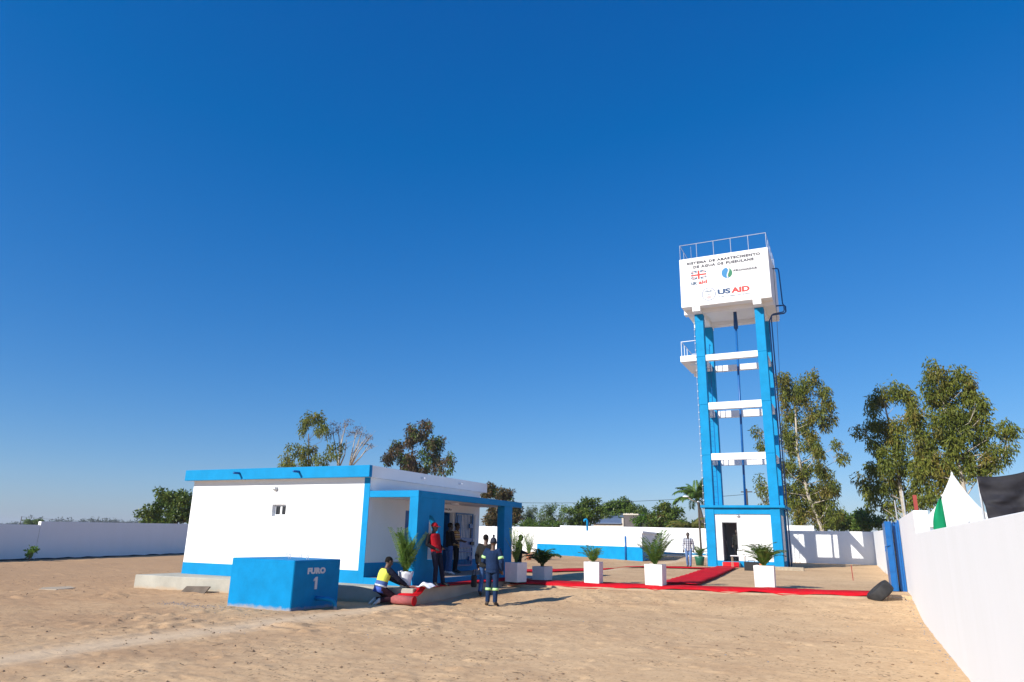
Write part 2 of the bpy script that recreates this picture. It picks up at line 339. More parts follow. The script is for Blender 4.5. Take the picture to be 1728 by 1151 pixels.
        o = bpy.data.objects.new(name, me); COL.objects.link(o); o.parent = parent
        return o
def tag(o, label=None, cat=None, group=None, kind=None):
    if label: o['label'] = label
    if cat: o['category'] = cat
    if group: o['group'] = group
    if kind: o['kind'] = kind
    return o
def thing(name, label, cat, loc=(0, 0, 0), rotz=0, group=None):
    o = bpy.data.objects.new(name, None); COL.objects.link(o); o.location = loc; o.rotation_euler = (0, 0, rotz)
    o.empty_display_size = .2
    return tag(o, label, cat, group)
def B(name, mat, parent, *boxes, bevel=0):
    m = MB()
    for b in boxes: m.box(*b)
    return m.build(name, mat, parent, bevel=bevel)
FONT_CACHE = {}
def text(body, mat, parent, x0, x1, z0, z1, y, name='lettering', axis='y', bold=0, spacing=1.0, depth=.006, italic=0, word=1.0, z_axis_sign=1):
    """real lettering: flat letters stretched into a box; on a wall facing -Y (axis 'y') or +X (axis 'x', u = y)"""
    cu = bpy.data.curves.new('letters', 'FONT'); cu.body = body; cu.size = 1; cu.extrude = .5; cu.offset = bold; cu.space_character = spacing; cu.space_word = word; cu.shear = italic; cu.resolution_u = 4
    to = bpy.data.objects.new('letters_tmp', cu); COL.objects.link(to)
    me = bpy.data.meshes.new_from_object(to.evaluated_get(bpy.context.evaluated_depsgraph_get())); bpy.data.objects.remove(to); bpy.data.curves.remove(cu)
    n = len(me.vertices); v = np.empty(n*3); me.vertices.foreach_get('co', v); v = v.reshape(-1, 3)
    lo, hi = v.min(0), v.max(0); u = (v[:, 0]-lo[0])/(hi[0]-lo[0]); t = (v[:, 1]-lo[1])/(hi[1]-lo[1]); d = np.where(v[:, 2] > 0, -depth, .004)
    q = np.empty_like(v)
    if axis == 'y': q[:, 0] = x0+(x1-x0)*u; q[:, 1] = y+d; q[:, 2] = z0+(z1-z0)*t
    else: q[:, 1] = x0+(x1-x0)*u; q[:, 0] = y-d; q[:, 2] = z0+(z1-z0)*t
    off = np.zeros(3); r = parent
    while r is not None: off += np.array(r.location); r = r.parent
    me.vertices.foreach_set('co', (q-off).ravel()); me.materials.clear(); me.materials.append(M[mat]); me.update()
    o = bpy.data.objects.new(name, me); COL.objects.link(o); o.parent = parent; return o
def smooth(a): a = np.clip(a, 0, 1); return a*a*(3-2*a)
# crown lobes: (x, z, half width, half height) in metres
LOBES_GUM_A = [(-52.32,13.54,1.31,0.65),(-51.18,13.61,0.81,0.52),(-53.63,12.77,0.67,0.78),(-50.95,12.32,0.97,0.57),(-49.81,12.2,0.72,0.57),(-49.31,10.62,0.87,0.62),(-53.54,10.2,0.99,0.57),(-51.61,9.82,1.05,1.13),(-54.82,9.22,1.08,0.57),(-49.92,9.03,0.95,0.56),(-48.46,9.29,0.62,0.49),(-55.69,8.87,0.42,0.25),(-51.95,8.03,3.17,0.74)]
LOBES_PALE = [(-50.09,12.82,0.97,0.59),(-48.94,13.41,0.4,0.39),(-47.32,12.31,1.02,0.45),(-45.69,11.48,0.39,0.25),(-45.85,10.74,0.31,0.19),(-47.9,12.59,0.48,0.32)]
LOBES_BROWN = [(-37.61,11.54,0.74,0.57),(-36.35,11.7,0.8,0.45),(-37.28,10.61,0.94,0.68),(-36.5,10.92,0.8,0.56),(-35.15,10.3,0.78,0.56),(-35.7,9.66,0.91,0.67),(-39.45,9.67,0.89,0.68),(-39.46,8.94,0.89,0.45),(-40.28,8.85,0.42,0.28),(-38.29,8.68,0.81,0.5),(-36.74,8.52,0.99,0.55),(-35.37,8.6,1.03,0.6),(-33.76,8.5,0.82,0.43),(-37.36,7.87,0.99,0.5),(-36.22,7.52,1.17,0.44),(-33.71,7.52,0.94,0.38)]
LOBES_MANGO_L = [(-49.21,4.38,0.95,0.56),(-47.98,4.01,1.06,0.64),(-51.0,3.74,0.97,0.51),(-49.66,3.32,1.22,0.64),(-51.6,2.98,0.84,0.47),(-52.24,2.42,0.7,0.37),(-50.24,2.53,1.23,0.46),(-48.31,2.73,1.19,0.63),(-46.77,2.96,0.91,0.9)]
LOBES_MANGO_H = [(-30.51,5.8,0.86,0.75),(-29.09,5.26,1.08,0.73),(-29.66,4.11,1.32,0.83),(-28.17,4.11,0.82,0.72),(-28.74,3.08,1.47,0.51),(-27.45,3.6,0.58,0.61)]
LOBES_FEATHER = [(-31.67,4.48,0.28,0.62),(-31.72,3.56,0.48,0.61),(-31.11,4.42,0.28,0.55),(-31.17,3.63,0.41,0.55),(-32.29,3.86,0.35,0.49)]
LOBES_THORN = [(-28.42,3.99,0.77,0.46),(-27.15,4.39,1.14,0.46),(-25.7,4.11,0.93,0.51),(-26.83,3.42,1.75,0.51),(-28.1,3.3,0.89,0.46)]
LOBES_DARK = [(-24.76,4.83,0.63,0.46),(-23.81,5.12,0.75,0.52),(-25.39,4.25,0.63,0.52),(-24.14,3.96,1.12,0.69),(-23.08,4.43,0.61,0.57),(-24.77,3.27,1.37,0.46)]
LOBES_MANGO_2 = [(-21.37,4.99,1.09,0.69),(-22.3,4.58,0.86,0.69),(-20.47,4.47,1.08,0.68),(-19.28,4.14,0.83,0.56),(-21.09,3.56,1.8,0.68)]
LOBES_LIME = [(-17.23,3.76,0.76,0.47),(-17.62,3.34,0.65,0.42),(-16.54,3.25,0.65,0.46)]
LOBES_DARK_3 = [(-16.28,4.63,0.55,0.48),(-17.04,3.83,0.67,0.64),(-15.65,3.94,0.76,0.74),(-14.81,4.37,0.43,0.42),(-16.23,3.14,1.09,0.42),(-14.87,3.16,0.65,0.42)]
LOBES_BUSH_L = [(-28.2,2.92,0.84,0.37),(-26.71,2.84,0.82,0.31),(-25.25,2.85,0.81,0.31)]
LOBES_BUSH_P = [(-13.94,3.05,0.82,0.3),(-12.8,3.26,0.61,0.4),(-12.14,3.36,0.5,0.39)]
LOBES_GUM_C = [(-2.51,17.02,0.63,0.52),(-5.27,16.76,0.86,0.83),(-3.47,16.33,0.74,0.64),(-3.85,15.01,0.84,0.75),(-4.83,15.49,0.86,0.76),(-1.88,15.29,0.57,0.57),(-1.58,14.52,0.56,0.57),(-5.14,13.7,0.8,0.75),(-2.71,13.56,0.83,0.74),(-1.64,12.82,0.61,0.67),(-3.81,12.36,0.73,0.68),(-5.38,11.98,0.69,0.74),(-3.41,10.99,0.83,0.67),(-4.85,10.76,0.84,0.73),(-2.79,9.85,0.76,0.66),(-1.26,10.35,0.4,0.44),(-1.0,9.47,0.45,0.49),(-5.66,8.59,0.84,0.83),(-4.27,8.28,0.88,0.77),(-2.68,8.25,0.76,0.71),(-1.87,7.15,0.5,0.64),(-5.46,6.54,0.88,0.87),(-3.98,6.26,0.92,0.81),(-2.6,6.41,0.75,0.8),(-1.72,6.67,0.4,0.64),(-5.23,4.85,0.93,0.86),(-3.68,5.07,0.91,0.8),(-2.45,5.23,0.7,0.69),(-1.93,4.43,0.69,0.63),(-4.82,3.67,0.82,0.64),(-3.09,3.79,1.0,0.63),(-8.15,12.16,0.39,0.35),(-7.86,10.87,0.33,0.57),(-8.08,6.29,0.32,0.67),(-8.23,7.24,0.22,0.34),(-7.87,5.51,0.32,0.55)]
LOBES_GUM_D = [(2.59,11.42,0.62,0.4),(1.9,10.94,0.49,0.48),(3.37,11.25,0.54,0.39),(4.06,11.0,0.4,0.35),(1.74,10.43,0.35,0.32),(3.78,10.12,0.4,0.31),(0.85,9.01,0.32,0.32),(1.46,9.41,0.45,0.39),(2.06,9.19,0.48,0.43),(1.43,8.19,0.49,0.35),(2.37,8.55,0.48,0.43),(2.98,9.34,0.41,0.39),(3.73,8.8,0.33,0.38),(2.97,7.83,0.5,0.46),(2.04,7.43,0.55,0.42),(1.24,6.46,0.48,0.42),(0.62,5.78,0.35,0.34),(2.14,6.44,0.58,0.49),(3.06,6.83,0.5,0.49),(1.1,5.09,0.48,0.34),(1.81,5.34,0.51,0.41),(2.7,5.45,0.53,0.48),(0.83,4.56,0.24,0.3),(2.07,4.3,0.44,0.33),(2.8,4.59,0.43,0.37),(1.91,3.85,0.17,0.18)]
LOBES_GUM_E = [(4.81,12.27,0.28,0.37),(5.08,11.91,0.31,0.37),(5.49,11.91,0.28,0.37),(4.75,11.3,0.28,0.37),(6.41,11.61,0.42,0.4),(6.79,11.22,0.36,0.43),(6.01,10.91,0.49,0.47),(5.29,10.85,0.46,0.47),(4.82,10.29,0.43,0.44),(5.66,10.06,0.52,0.5),(6.6,10.47,0.51,0.47),(7.0,9.9,0.38,0.43),(7.37,9.34,0.26,0.28),(5.8,9.22,0.54,0.5),(4.98,9.08,0.49,0.47),(6.58,9.18,0.53,0.49),(5.98,8.28,0.54,0.49),(5.02,8.15,0.52,0.5),(7.03,8.59,0.41,0.42),(7.55,8.28,0.29,0.31),(8.15,8.39,0.26,0.28),(8.5,8.24,0.23,0.24),(8.35,7.62,0.2,0.34),(6.7,7.69,0.5,0.45),(5.56,7.38,0.54,0.45),(4.32,7.78,0.43,0.43),(7.43,7.38,0.37,0.38),(7.8,6.92,0.26,0.37),(4.21,6.86,0.46,0.42),(4.98,6.66,0.51,0.45),(6.17,6.8,0.5,0.45),(7.0,6.61,0.43,0.44),(7.48,6.15,0.26,0.34),(3.48,5.96,0.43,0.42),(4.47,5.76,0.51,0.45),(5.68,6.02,0.53,0.45),(6.69,5.83,0.41,0.44),(3.52,5.05,0.43,0.42),(4.37,4.93,0.48,0.45),(3.74,4.32,0.43,0.34),(3.07,4.15,0.31,0.28)]
LOBES_BUSH_R = [(-2.54,4.05,1.05,0.74),(-1.06,4.37,0.8,0.61),(0.66,4.5,0.9,0.73),(1.74,4.09,0.55,0.54),(-0.57,3.58,2.25,0.43)]
LOBES_BUSH_FAR = [(-183.69,2.96,2.37,0.43),(-186.53,2.79,1.45,0.29)]
# ------------------------------------------------------------------ the ground
def kerb_y(x): return 20.8 + .25*(np.asarray(x, float)+10.3)
def ground_z(x, y):
    x = np.asarray(x, float); y = np.asarray(y, float)
    base = .55*smooth((y-18)/37)
    yk = kerb_y(np.clip(x, -14, 3))
    mx = smooth((x+13)/2.6)*(1-smooth((x-4)/6))
    front = .26*smooth((y-(yk-4.2))/4.1)
    plat = (.37+.0016*np.clip(y-yk, 0, 60))*smooth((y-yk+.02)/.14)
    plat = np.where(y > yk-.02, np.maximum(plat, .2), 0)
    p = np.maximum(front, plat)
    return np.maximum(base, p*mx)
_lat = RNG.random((256, 256))
def vnoise(x, y, s, o=0):
    x = np.asarray(x, float)*s+o; y = np.asarray(y, float)*s+o*1.7
    i = np.floor(x).astype(int); j = np.floor(y).astype(int); u = x-i; v = y-j; u = u*u*(3-2*u); v = v*v*(3-2*v)
    g = lambda a, b: _lat[a % 256, b % 256]
    return (g(i, j)*(1-u)+g(i+1, j)*u)*(1-v) + (g(i, j+1)*(1-u)+g(i+1, j+1)*u)*v - .5
def gz(x, y): return float(ground_z(x, y))
def relief(X, Y):
    near = 1-smooth((np.abs(Y-12)-14)/25)
    plat = np.where((Y > kerb_y(np.clip(X, -14, 3))-.1) & (X > -13), .35, 1.)
    r = .05*vnoise(X, Y, .35, 3) + .016*vnoise(X, Y, 1.1, 11) + .012*vnoise(X, Y, 2.7, 23) + (.014*vnoise(X, Y, 6.1, 5) + .016*vnoise(X, Y, 12.7, 31))*(.45+.75*smooth((-2-X)/9))
    clump = np.clip(vnoise(X, Y, 4.3, 41)+vnoise(X, Y, .6, 9)*.8-.22, 0, 1)*(.045+.05*smooth((-4-X)/5))
    xt = X+10.8+.5*vnoise(X, Y, .4, 17)
    trk = np.exp(-(xt/.42)**2)
    rut = -.022*np.exp(-((np.abs(xt)-.40)/.10)**2)*(.5+vnoise(X, Y, 1.6, 77)) 
    inwall = (X > -40.6) & (X < 1.1)
    return ((r+clump)*(1-.65*trk)*plat + rut*plat*(Y < 14)) * (.35+.65*near)
def axis_lines(segs, outer):
    a = []
    for (p, q, d) in segs: a += list(np.arange(p, q-1e-6, d))
    a.append(segs[-1][1])
    lo = [segs[0][0]-g for g in outer][::-1]; hi = [segs[-1][1]+g for g in outer]
    return np.array(lo+a+hi)
outer = [1, 2.5, 5, 9, 15, 25, 40, 65, 100, 160, 260, 420, 700, 1200, 2000]
gx = axis_lines([(-42, -26, .3), (-26, -15, .1), (-15, 1.4, .055), (1.4, 12, .4)], outer)
gy = axis_lines([(-6, 5, .4), (5, 16, .055), (16, 26, .085), (26, 56, .3)], outer)
GX, GY = np.meshgrid(gx, gy); GZ = ground_z(GX, GY)+relief(GX, GY)
# footprints and scuffs pressed into the loose sand
rgf = np.random.default_rng(21)
def press(x, y, a, L_, W_, d):
    i0, i1 = np.searchsorted(gx, (x-.35, x+.35)); j0, j1 = np.searchsorted(gy, (y-.35, y+.35))
    if i1 <= i0 or j1 <= j0: return
    X_, Y_ = GX[j0:j1, i0:i1]-x, GY[j0:j1, i0:i1]-y
    u = (X_*math.cos(a)+Y_*math.sin(a))/L_; v = (-X_*math.sin(a)+Y_*math.cos(a))/W_; q = u*u+v*v
    GZ[j0:j1, i0:i1] += -d*np.exp(-q*1.2) + d*.75*np.exp(-((np.sqrt(q)-1.5)/.35)**2)
for wk in range(46):
    x, y, a = rgf.uniform(-20, .6), rgf.uniform(5.5, 18), rgf.uniform(0, 6.28)
    for s_ in range(rgf.integers(5, 13)):
        x += .62*math.cos(a); y += .62*math.sin(a); a += rgf.normal()*.12; o_ = .09*(1 if s_ % 2 else -1)
        px_, py_ = x-o_*math.sin(a), y+o_*math.cos(a)
        if px_ > 1.0 or (px_ < -10 and py_ > 15.0) or py_ > kerb_y(px_)-.5 or (abs(px_+13) < 1.4 and abs(py_-14.1) < 1.3): continue
        press(px_, py_, a+rgf.normal()*.15, .15, .065, rgf.uniform(.008, .022))
nx, ny = len(gx), len(gy); idx = np.arange(nx*ny).reshape(ny, nx)
fq = np.stack([idx[:-1, :-1], idx[:-1, 1:], idx[1:, 1:], idx[1:, :-1]], -1).reshape(-1, 4)
me = bpy.data.meshes.new('sandy_ground'); me.vertices.add(nx*ny); me.vertices.foreach_set('co', np.stack([GX, GY, GZ], -1).ravel())
me.loops.add(len(fq)*4); me.loops.foreach_set('vertex_index', fq.ravel().astype(np.int32)); me.polygons.add(len(fq))
me.polygons.foreach_set('loop_start', np.arange(0, len(fq)*4, 4, dtype=np.int32)); me.polygons.foreach_set('use_smooth', np.ones(len(fq), bool))
me.materials.append(M['ground']); me.update(calc_edges=True); me.validate()
tag(bpy.data.objects.new('sandy_ground', me), kind='structure'); COL.objects.link(bpy.data.objects['sandy_ground'])

# raised kerb that holds the carpeted terrace
m = MB(); n = 40; pa = []
xs = np.linspace(-10.24, .95, n)
for i, x in enumerate(xs):
    y = float(kerb_y(x)); jit = .012*math.sin(i*2.1)
    pa.append((x, y-.10+jit, y+.10))
vs = []; fs = []
for (x, ya, yb) in pa: vs += [(x, ya, .02), (x, ya, .325+.006*math.sin(x*5)), (x, yb, .335), (x, yb, .02)]
for i in range(n-1):
    k = i*4; fs += [(k, k+4, k+5, k+1), (k+1, k+5, k+6, k+2), (k+2, k+6, k+7, k+3)]
fs += [(0, 1, 2, 3), tuple(4*(n-1)+q for q in (3, 2, 1, 0))]
tag(m.add(vs, fs).build('terrace_kerb', 'kerb'), kind='structure')

# ------------------------------------------------------------------ boundary walls
def tri_wall(name, label, poly, z0, z1, mat='white_dusty', extra=None):
    r = thing(name, label, 'wall', (poly[0][0], poly[0][1], 0))
    MB().prism(poly, z0, z1).build('wall_panel', mat, r, bevel=.006)
    return r
r = thing('boundary_wall', 'tall white boundary wall running away along the right edge, nearest to the viewer', 'wall', (1.138, 3, 0))
MB().prism([(1.138, -4), (1.36, -4), (1.36, 18.69), (1.138, 18.69)], -.3, 2.015).build('wall_panel', 'white', r, bevel=.006)
r = thing('boundary_wall', 'raised white wall section with a square end, behind the blue gate on the right', 'wall', (1.138, 18.7, 0))
MB().prism([(1.138, 18.69), (1.43, 18.69), (1.43, 18.99), (1.138, 18.99)], -.3, 2.515).build('pillar', 'white', r, bevel=.006)
MB().prism([(1.141, 18.99), (1.37, 18.99), (1.37, 28.6), (1.141, 28.6)], -.3, 2.52).build('wall_panel', 'white', r, bevel=.006)
r = thing('boundary_wall', 'far stretch of white side wall seen left of the blue gate', 'wall', (1.1, 32, 0))
MB().prism([(1.12, 31.5), (1.34, 31.5), (.98, 50.5), (.74, 50.5)], -.3, [2.36, 2.36, 2.51, 2.51]).build('wall_panel', 'white_dusty', r, bevel=.006)
r = thing('boundary_wall', 'white rear wall carrying the shadow of the water tower', 'wall', (-3, 50.5, 0))
MB().prism([(-5.9, 50.5), (.74, 50.5), (.74, 50.72), (-5.68, 50.72), (-5.68, 57.99), (-5.9, 57.99)], -.3, [2.515, 2.51, 2.51, 2.515, 2.64, 2.64]).build('wall_panel', 'white_dusty', r, bevel=.006)
r = thing('boundary_wall', 'long white rear wall behind the low reservoir and the lamp post', 'wall', (-15, 58, 0))
MB().prism([(-23.3, 58), (-5.68, 58), (-5.68, 58.22), (-23.3, 58.22)], -.3, [2.79, 2.66, 2.66, 2.79]).build('wall_panel', 'white_dusty', r, bevel=.006)
B('pipe_line', 'blue', r, (-17, -8.0, 57.9, 57.98, .70, .80))
r = thing('boundary_wall', 'lower white rear wall section between the pump house and the step in the wall top', 'wall', (-32, 58, 0))
MB().prism([(-40.7, 58.03), (-23.31, 58.03), (-23.31, 58.22), (-40.7, 58.22)], -.3, 2.63).build('wall_panel', 'white_dusty', r, bevel=.006)
r = thing('boundary_wall', 'shaded white boundary wall on the far left with black strip at its foot', 'wall', (-40.7, 30, 0))
MB().prism([(-40.95, 24.62), (-40.7, 24.62), (-40.7, 58.0), (-40.95, 58.0)], -.3, [2.06, 2.06, 2.40, 2.40]).build('wall_panel', 'white', r, bevel=.006)
n = 60; ys = np.linspace(24.62, 51.9, n); m = MB(); vs = []; fs = []
def strip(ys):  # thin dark strip along the wall foot with a wavy top edge
    m = MB(); vs = []; fs = []
    for i, y in enumerate(ys):
        z = gz(-40.6, y)+.06+.016*math.sin(i*1.7)+.012*math.sin(i*4.1)
        vs += [(-40.685, y, -.2), (-40.685, y, z)]
        if i: k = 2*i; fs.append((k-2, k, k+1, k-1))
    vs += [(-40.699, y, q) for y in (ys[0], ys[-1]) for q in (-.2, .0)]
    return m.add(vs, fs)
strip(np.linspace(24.62, 57.9, 90)).build('dark_strip', 'strip_dark', r)
r = thing('boundary_wall', 'lower stretch of shaded white wall at the left picture edge, before the step', 'wall', (-40.7, 15, 0))
MB().prism([(-40.95, -6), (-40.7, -6), (-40.7, 24.6), (-40.95, 24.6)], -.3, 1.87).build('wall_panel', 'white', r, bevel=.006)
strip(np.linspace(-6, 24.6, 70)).build('dark_strip', 'strip_dark', r)

# ------------------------------------------------------------------ pump house
XA, XB, YF, YB = -19.93, -12.69, 16.82, 23.57
slab = tag(MB().prism([(-20.34, 15.46), (-10.62, 16.22), (-10.27, 20.82), (-10.27, 24.6), (-20.34, 24.6)], -.3, .40).build('concrete_apron', 'concrete', bevel=.015), kind='structure')
H = thing('pump_house', 'white flat-roofed pump house with blue fascia, blue plinth and porch', 'building', ((XA+XB)/2, YF, .4))
win = (-16.36, -15.80, 2.225, 2.575)
MB().wall('y', YF, YF+.2, XA, XB-.2, .74, 3.34, [win]).build('front_wall', 'white', H)
MB().wall('x', XB, XB-.2, YF, YB, .57, 3.34, [(18.72, 19.55, .58, 2.48), (20.55, 21.66, .58, 2.52), (22.86, 23.26, 1.35, 2.5)]).build('side_wall', 'white', H)
B('back_wall', 'white', H, (XA, XB-.2, YB-.2, YB, .4, 3.34)); B('left_wall', 'white', H, (XA, XA+.2, YF+.2, YB-.2, .4, 3.34))
B('floor', 'floor_tile', H, (XA+.2, XB-.2, YF+.2, YB-.2, .4, .56))
B('front_plinth', 'blue', H, (XA-.004, XB-.19, YF-.012, YF+.2, .36, .752))
B('corner_strip', 'blue', H, (XB-.2, XB+.004, YF-.010, YF+.004, .36, 3.34))
for a, b in ((YF+.01, 18.72), (19.55, 20.55), (21.66, YB+.004)): B('side_plinth', 'blue', H, (XB-.1, XB+.012, a, b, .571, .96))
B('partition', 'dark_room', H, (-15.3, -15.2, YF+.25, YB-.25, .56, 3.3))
# roof slab, blue front fascia, white side parapets
B('roof_slab', 'white', H, (XA-.13, XB+.13, YF-.26, YB+.26, 3.341, 3.6))
B('fascia', 'blue', H, (XA-.15, XB+.147, YF-.278, YF-.14, 3.335, 3.672), bevel=.006)
B('parapet', 'white', H, (XB+.02, XB+.144, YF-.14, YB+.28, 3.335, 3.668), bevel=.006)
B('parapet', 'white', H, (XA-.15, XA-.02, YF-.14, YB+.28, 3.335, 3.668)); B('parapet', 'white', H, (XA-.02, XB+.02, YB+.16, YB+.28, 3.335, 3.668))
for x in (-17.62, -15.17):
    MB().tube([(x, 16.6, 3.53), (x, 16.30, 3.525)], .035, 10).build('drain_spout', 'blue_dark', H, True)
for y in (19.29, 21.7):
    MB().tube([(XB+.1, y, 3.51), (XB+.3, y, 3.50)], .03, 10).build('drain_spout', 'white_metal', H, True)
# window: frame, mullion, two panes in the recess
f = MB(); x0, x1, z0, z1 = win; yy = YF+.10
f.box(x0, x1, yy, yy+.05, z0, z0+.05); f.box(x0, x1, yy, yy+.05, z1-.05, z1); f.box(x0, x0+.06, yy, yy+.05, z0+.05, z1-.05); f.box(x1-.06, x1, yy, yy+.05, z0+.05, z1-.05); f.box(-16.115, -16.045, yy, yy+.05, z0+.05, z1-.05)
wf = f.build('window', 'white_metal', H)
for a, b in ((x0+.06, -16.115), (-16.045, x1-.06)): B('pane', 'glass', wf, (a, b, yy+.02, yy+.03, z0+.05, z1-.05))
m = MB(); m.ball((-16.29, YF-.04, 3.05), .09, .07, .06); m.box(-16.38, -16.2, YF-.02, YF, 3.0, 3.1); m.build('wall_lamp', 'steel', H, True)
# porch: floor, riser, canopy, fin with pointed opening, end column
B('porch_floor', 'floor_tile', H, (XB+.012, -11.03, YF+.02, 23.62, .401, .566))
B('porch_riser', 'blue', H, (XB+.006, -11.30, YF-.006, YF+.02, .36, .575), (-11.03, -10.998, 18.24, 23.64, .36, .575), (XB+.012, -11.03, 23.62, 23.64, .4, .57))
B('canopy', 'blue', H, (XB+.006, -11.0, YF-.004, YF+.10, 2.773, 2.958), (-11.12, -10.99, YF+.10, 23.65, 2.771, 2.956), bevel=.005)
B('canopy_soffit', 'white', H, (XB+.004, -11.12, YF+.10, 23.64, 2.79, 2.95))
def fin():
    # half-pointed-arch hole in a slab parallel to the side wall
    y0, y1, za, zb = YF-.002, 18.24, .36, 2.772
    hole = [(17.43, 1.08), (17.98, 1.08)] + [(17.445+.535*math.cos(a), 1.45+.85*math.sin(a)) for a in np.linspace(.0, 1.5, 10)] + [(17.43, 2.30)]
    bm = bmesh.new()
    out = [(y0, za), (y1, za), (y1, zb), (y0, zb)]
    for x in (-11.0, -11.19):
        ring = [bm.verts.new((x, a, b)) for a, b in out]; hr = [bm.verts.new((x, a, b)) for a, b in hole]
        es = [bm.edges.new((ring[i], ring[(i+1) % 4])) for i in range(4)] + [bm.edges.new((hr[i], hr[(i+1) % len(hr)])) for i in range(len(hr))]
        bmesh.ops.triangle_fill(bm, use_beauty=True, edges=es)
    bm.verts.ensure_lookup_table(); n = len(hole); k = 4+n
    V = list(bm.verts)
    for i in range(4): bm.faces.new((V[i], V[(i+1) % 4], V[k+(i+1) % 4], V[k+i]))
    for i in range(n): bm.faces.new((V[4+i], V[4+(i+1) % n], V[k+4+(i+1) % n], V[k+4+i]))
    bmesh.ops.recalc_face_normals(bm, faces=bm.faces)
    me = bpy.data.meshes.new('porch_fin'); bm.to_mesh(me); bm.free(); me.materials.append(M['blue'])
    me.transform(Matrix.Translation(-H.location)); o = bpy.data.objects.new('porch_fin', me); COL.objects.link(o); o.parent = H
fin()
B('fin_edge', 'blue', H, (-11.28, -11.192, YF-.002, YF+.2, .36, 2.772))
B('porch_column', 'blue', H, (-11.28, -11.002, 22.26, 22.88, .36, 2.772), bevel=.006)
MB().loft([((-12.02, 20.6, 2.79), (.14, 0, 0), (0, .14, 0)), ((-12.02, 20.6, 2.74), (.14, 0, 0), (0, .14, 0)), ((-12.02, 20.6, 2.72), (.08, 0, 0), (0, .08, 0))], n=16).build('ceiling_lamp', 'white_metal', H, True)
B('door', 'blue_dark', H, (XB-.12, XB-.07, 18.72, 19.55, .58, 2.48))
# steel door leaf standing open inward, side window, sign over the door
d = B('door', 'blue_dark', H, (XB-1.0, XB-.12, 21.58, 21.63, .58, 2.5))
f = MB(); y0, y1, z0, z1 = 22.86, 23.26, 1.35, 2.5; xx = XB-.03
f.box(xx-.05, xx, y0, y0+.05, z0, z1); f.box(xx-.05, xx, y1-.05, y1, z0, z1); f.box(xx-.05, xx, y0+.05, y1-.05, z1-.05, z1); f.box(xx-.05, xx, y0+.05, y1-.05, z0, z0+.05); f.box(xx-.05, xx, 23.045, 23.075, z0+.05, z1-.05)
wf = f.build('window', 'white_metal', H)
for a, b in ((22.91, 23.045), (23.075, 23.21)): B('pane', 'glass', wf, (xx-.03, xx-.02, a, b, z0+.05, z1-.05))
text('RECEPÇÃO', 'ink_grey', H, 20.85, 21.52, 2.575, 2.66, XB, axis='x', bold=.015)
# security gate folded back flat against the wall
SG = thing('security_gate', 'blue barred security gate standing open beside the pump house door', 'gate', (XB+.06, 21.75, .6))
gx0, gx1 = XB+.05, XB+.085; ga, gb, gz0, gz1 = 21.72, 22.97, .74, 2.53
B('gate_frame', 'blue_gate', SG, (gx0, gx1, ga, ga+.05, gz0, gz1), (gx0, gx1, gb-.05, gb, gz0, gz1), (gx0, gx1, ga+.05, gb-.05, gz1-.05, gz1), (gx0, gx1, ga+.05, gb-.05, gz0, gz0+.05), (gx0, gx1, ga+.05, gb-.05, 1.20, 1.24))
B('gate_plate', 'blue_gate', SG, (gx0+.01, gx1-.005, ga+.05, gb-.05, 1.35, 1.68)); B('gate_plate', 'blue_gate', SG, (gx0+.01, gx1-.005, ga+.12, ga+.38, 1.70, 2.46))
B('lock_box', 'blue_gate', SG, (gx0, gx1+.03, gb-.3, gb-.06, 2.02, 2.17)); B('lock_box', 'blue_gate', SG, (gx0, gx1+.03, gb-.28, gb-.06, .92, 1.06)); B('latch', 'black', SG, (gx0, gx1+.05, gb-.2, gb+.02, 1.45, 1.55))
for k in range(11):
    y = ga+.10+k*(gb-ga-.2)/10
    MB().tube([(gx0+.015, y, gz0+.03), (gx0+.015, y, 1.36)], .009, 6).build('bar', 'blue_gate', SG)
    if y > ga+.36: MB().tube([(gx0+.015, y, 1.67), (gx0+.015, y, gz1-.03)], .009, 6).build('bar', 'blue_gate', SG)

# ------------------------------------------------------------------ well box
A4 = [(-14.12, 13.36), (-11.90, 13.14), (-11.95, 14.86), (-14.12, 15.1)]
W = thing('well_box', 'bright blue concrete well box numbered with white lettering in front of the pump house', 'well box', (-13, 14.1, 0))
MB().prism(A4, -.2, 1.12).build('chamber', 'blue_box', W, bevel=.02)
text('FURO', 'ink_pale', W, 13.62, 14.26, .80, .945, -11.922, axis='x', bold=.065, spacing=1.08, depth=.01)
one = [(13.91, .45), (13.985, .45), (13.985, .73), (13.925, .73), (13.86, .685), (13.86, .635), (13.91, .66)]
MB().add([(x, a, b) for x in (-11.92, -11.90) for a, b in one], [tuple(range(6, -1, -1)), tuple(range(7, 14))]+[(i, (i+1) % 7, 7+(i+1) % 7, 7+i) for i in range(7)]).build('numeral', 'ink_pale', W)
MB().tube([(-11.98, 14.0, .24), (-11.70, 14.02, .24), (-11.58, 14.05, .235), (-11.50, 14.12, .20), (-11.47, 14.17, .12), (-11.46, 14.19, -.1)], .05, 10).build('outlet_pipe', 'blue_box', W, True)
for (x, y) in ((-13.65, 14.75), (-13.05, 14.6), (-12.95, 14.1), (-12.2, 13.9)):
    MB().tube([(x-.03, y, 1.1), (x-.03, y, 1.2), (x-.01, y, 1.235), (x+.02, y, 1.22), (x+.03, y, 1.1)], .009, 6).build('lifting_hook', 'steel', W)
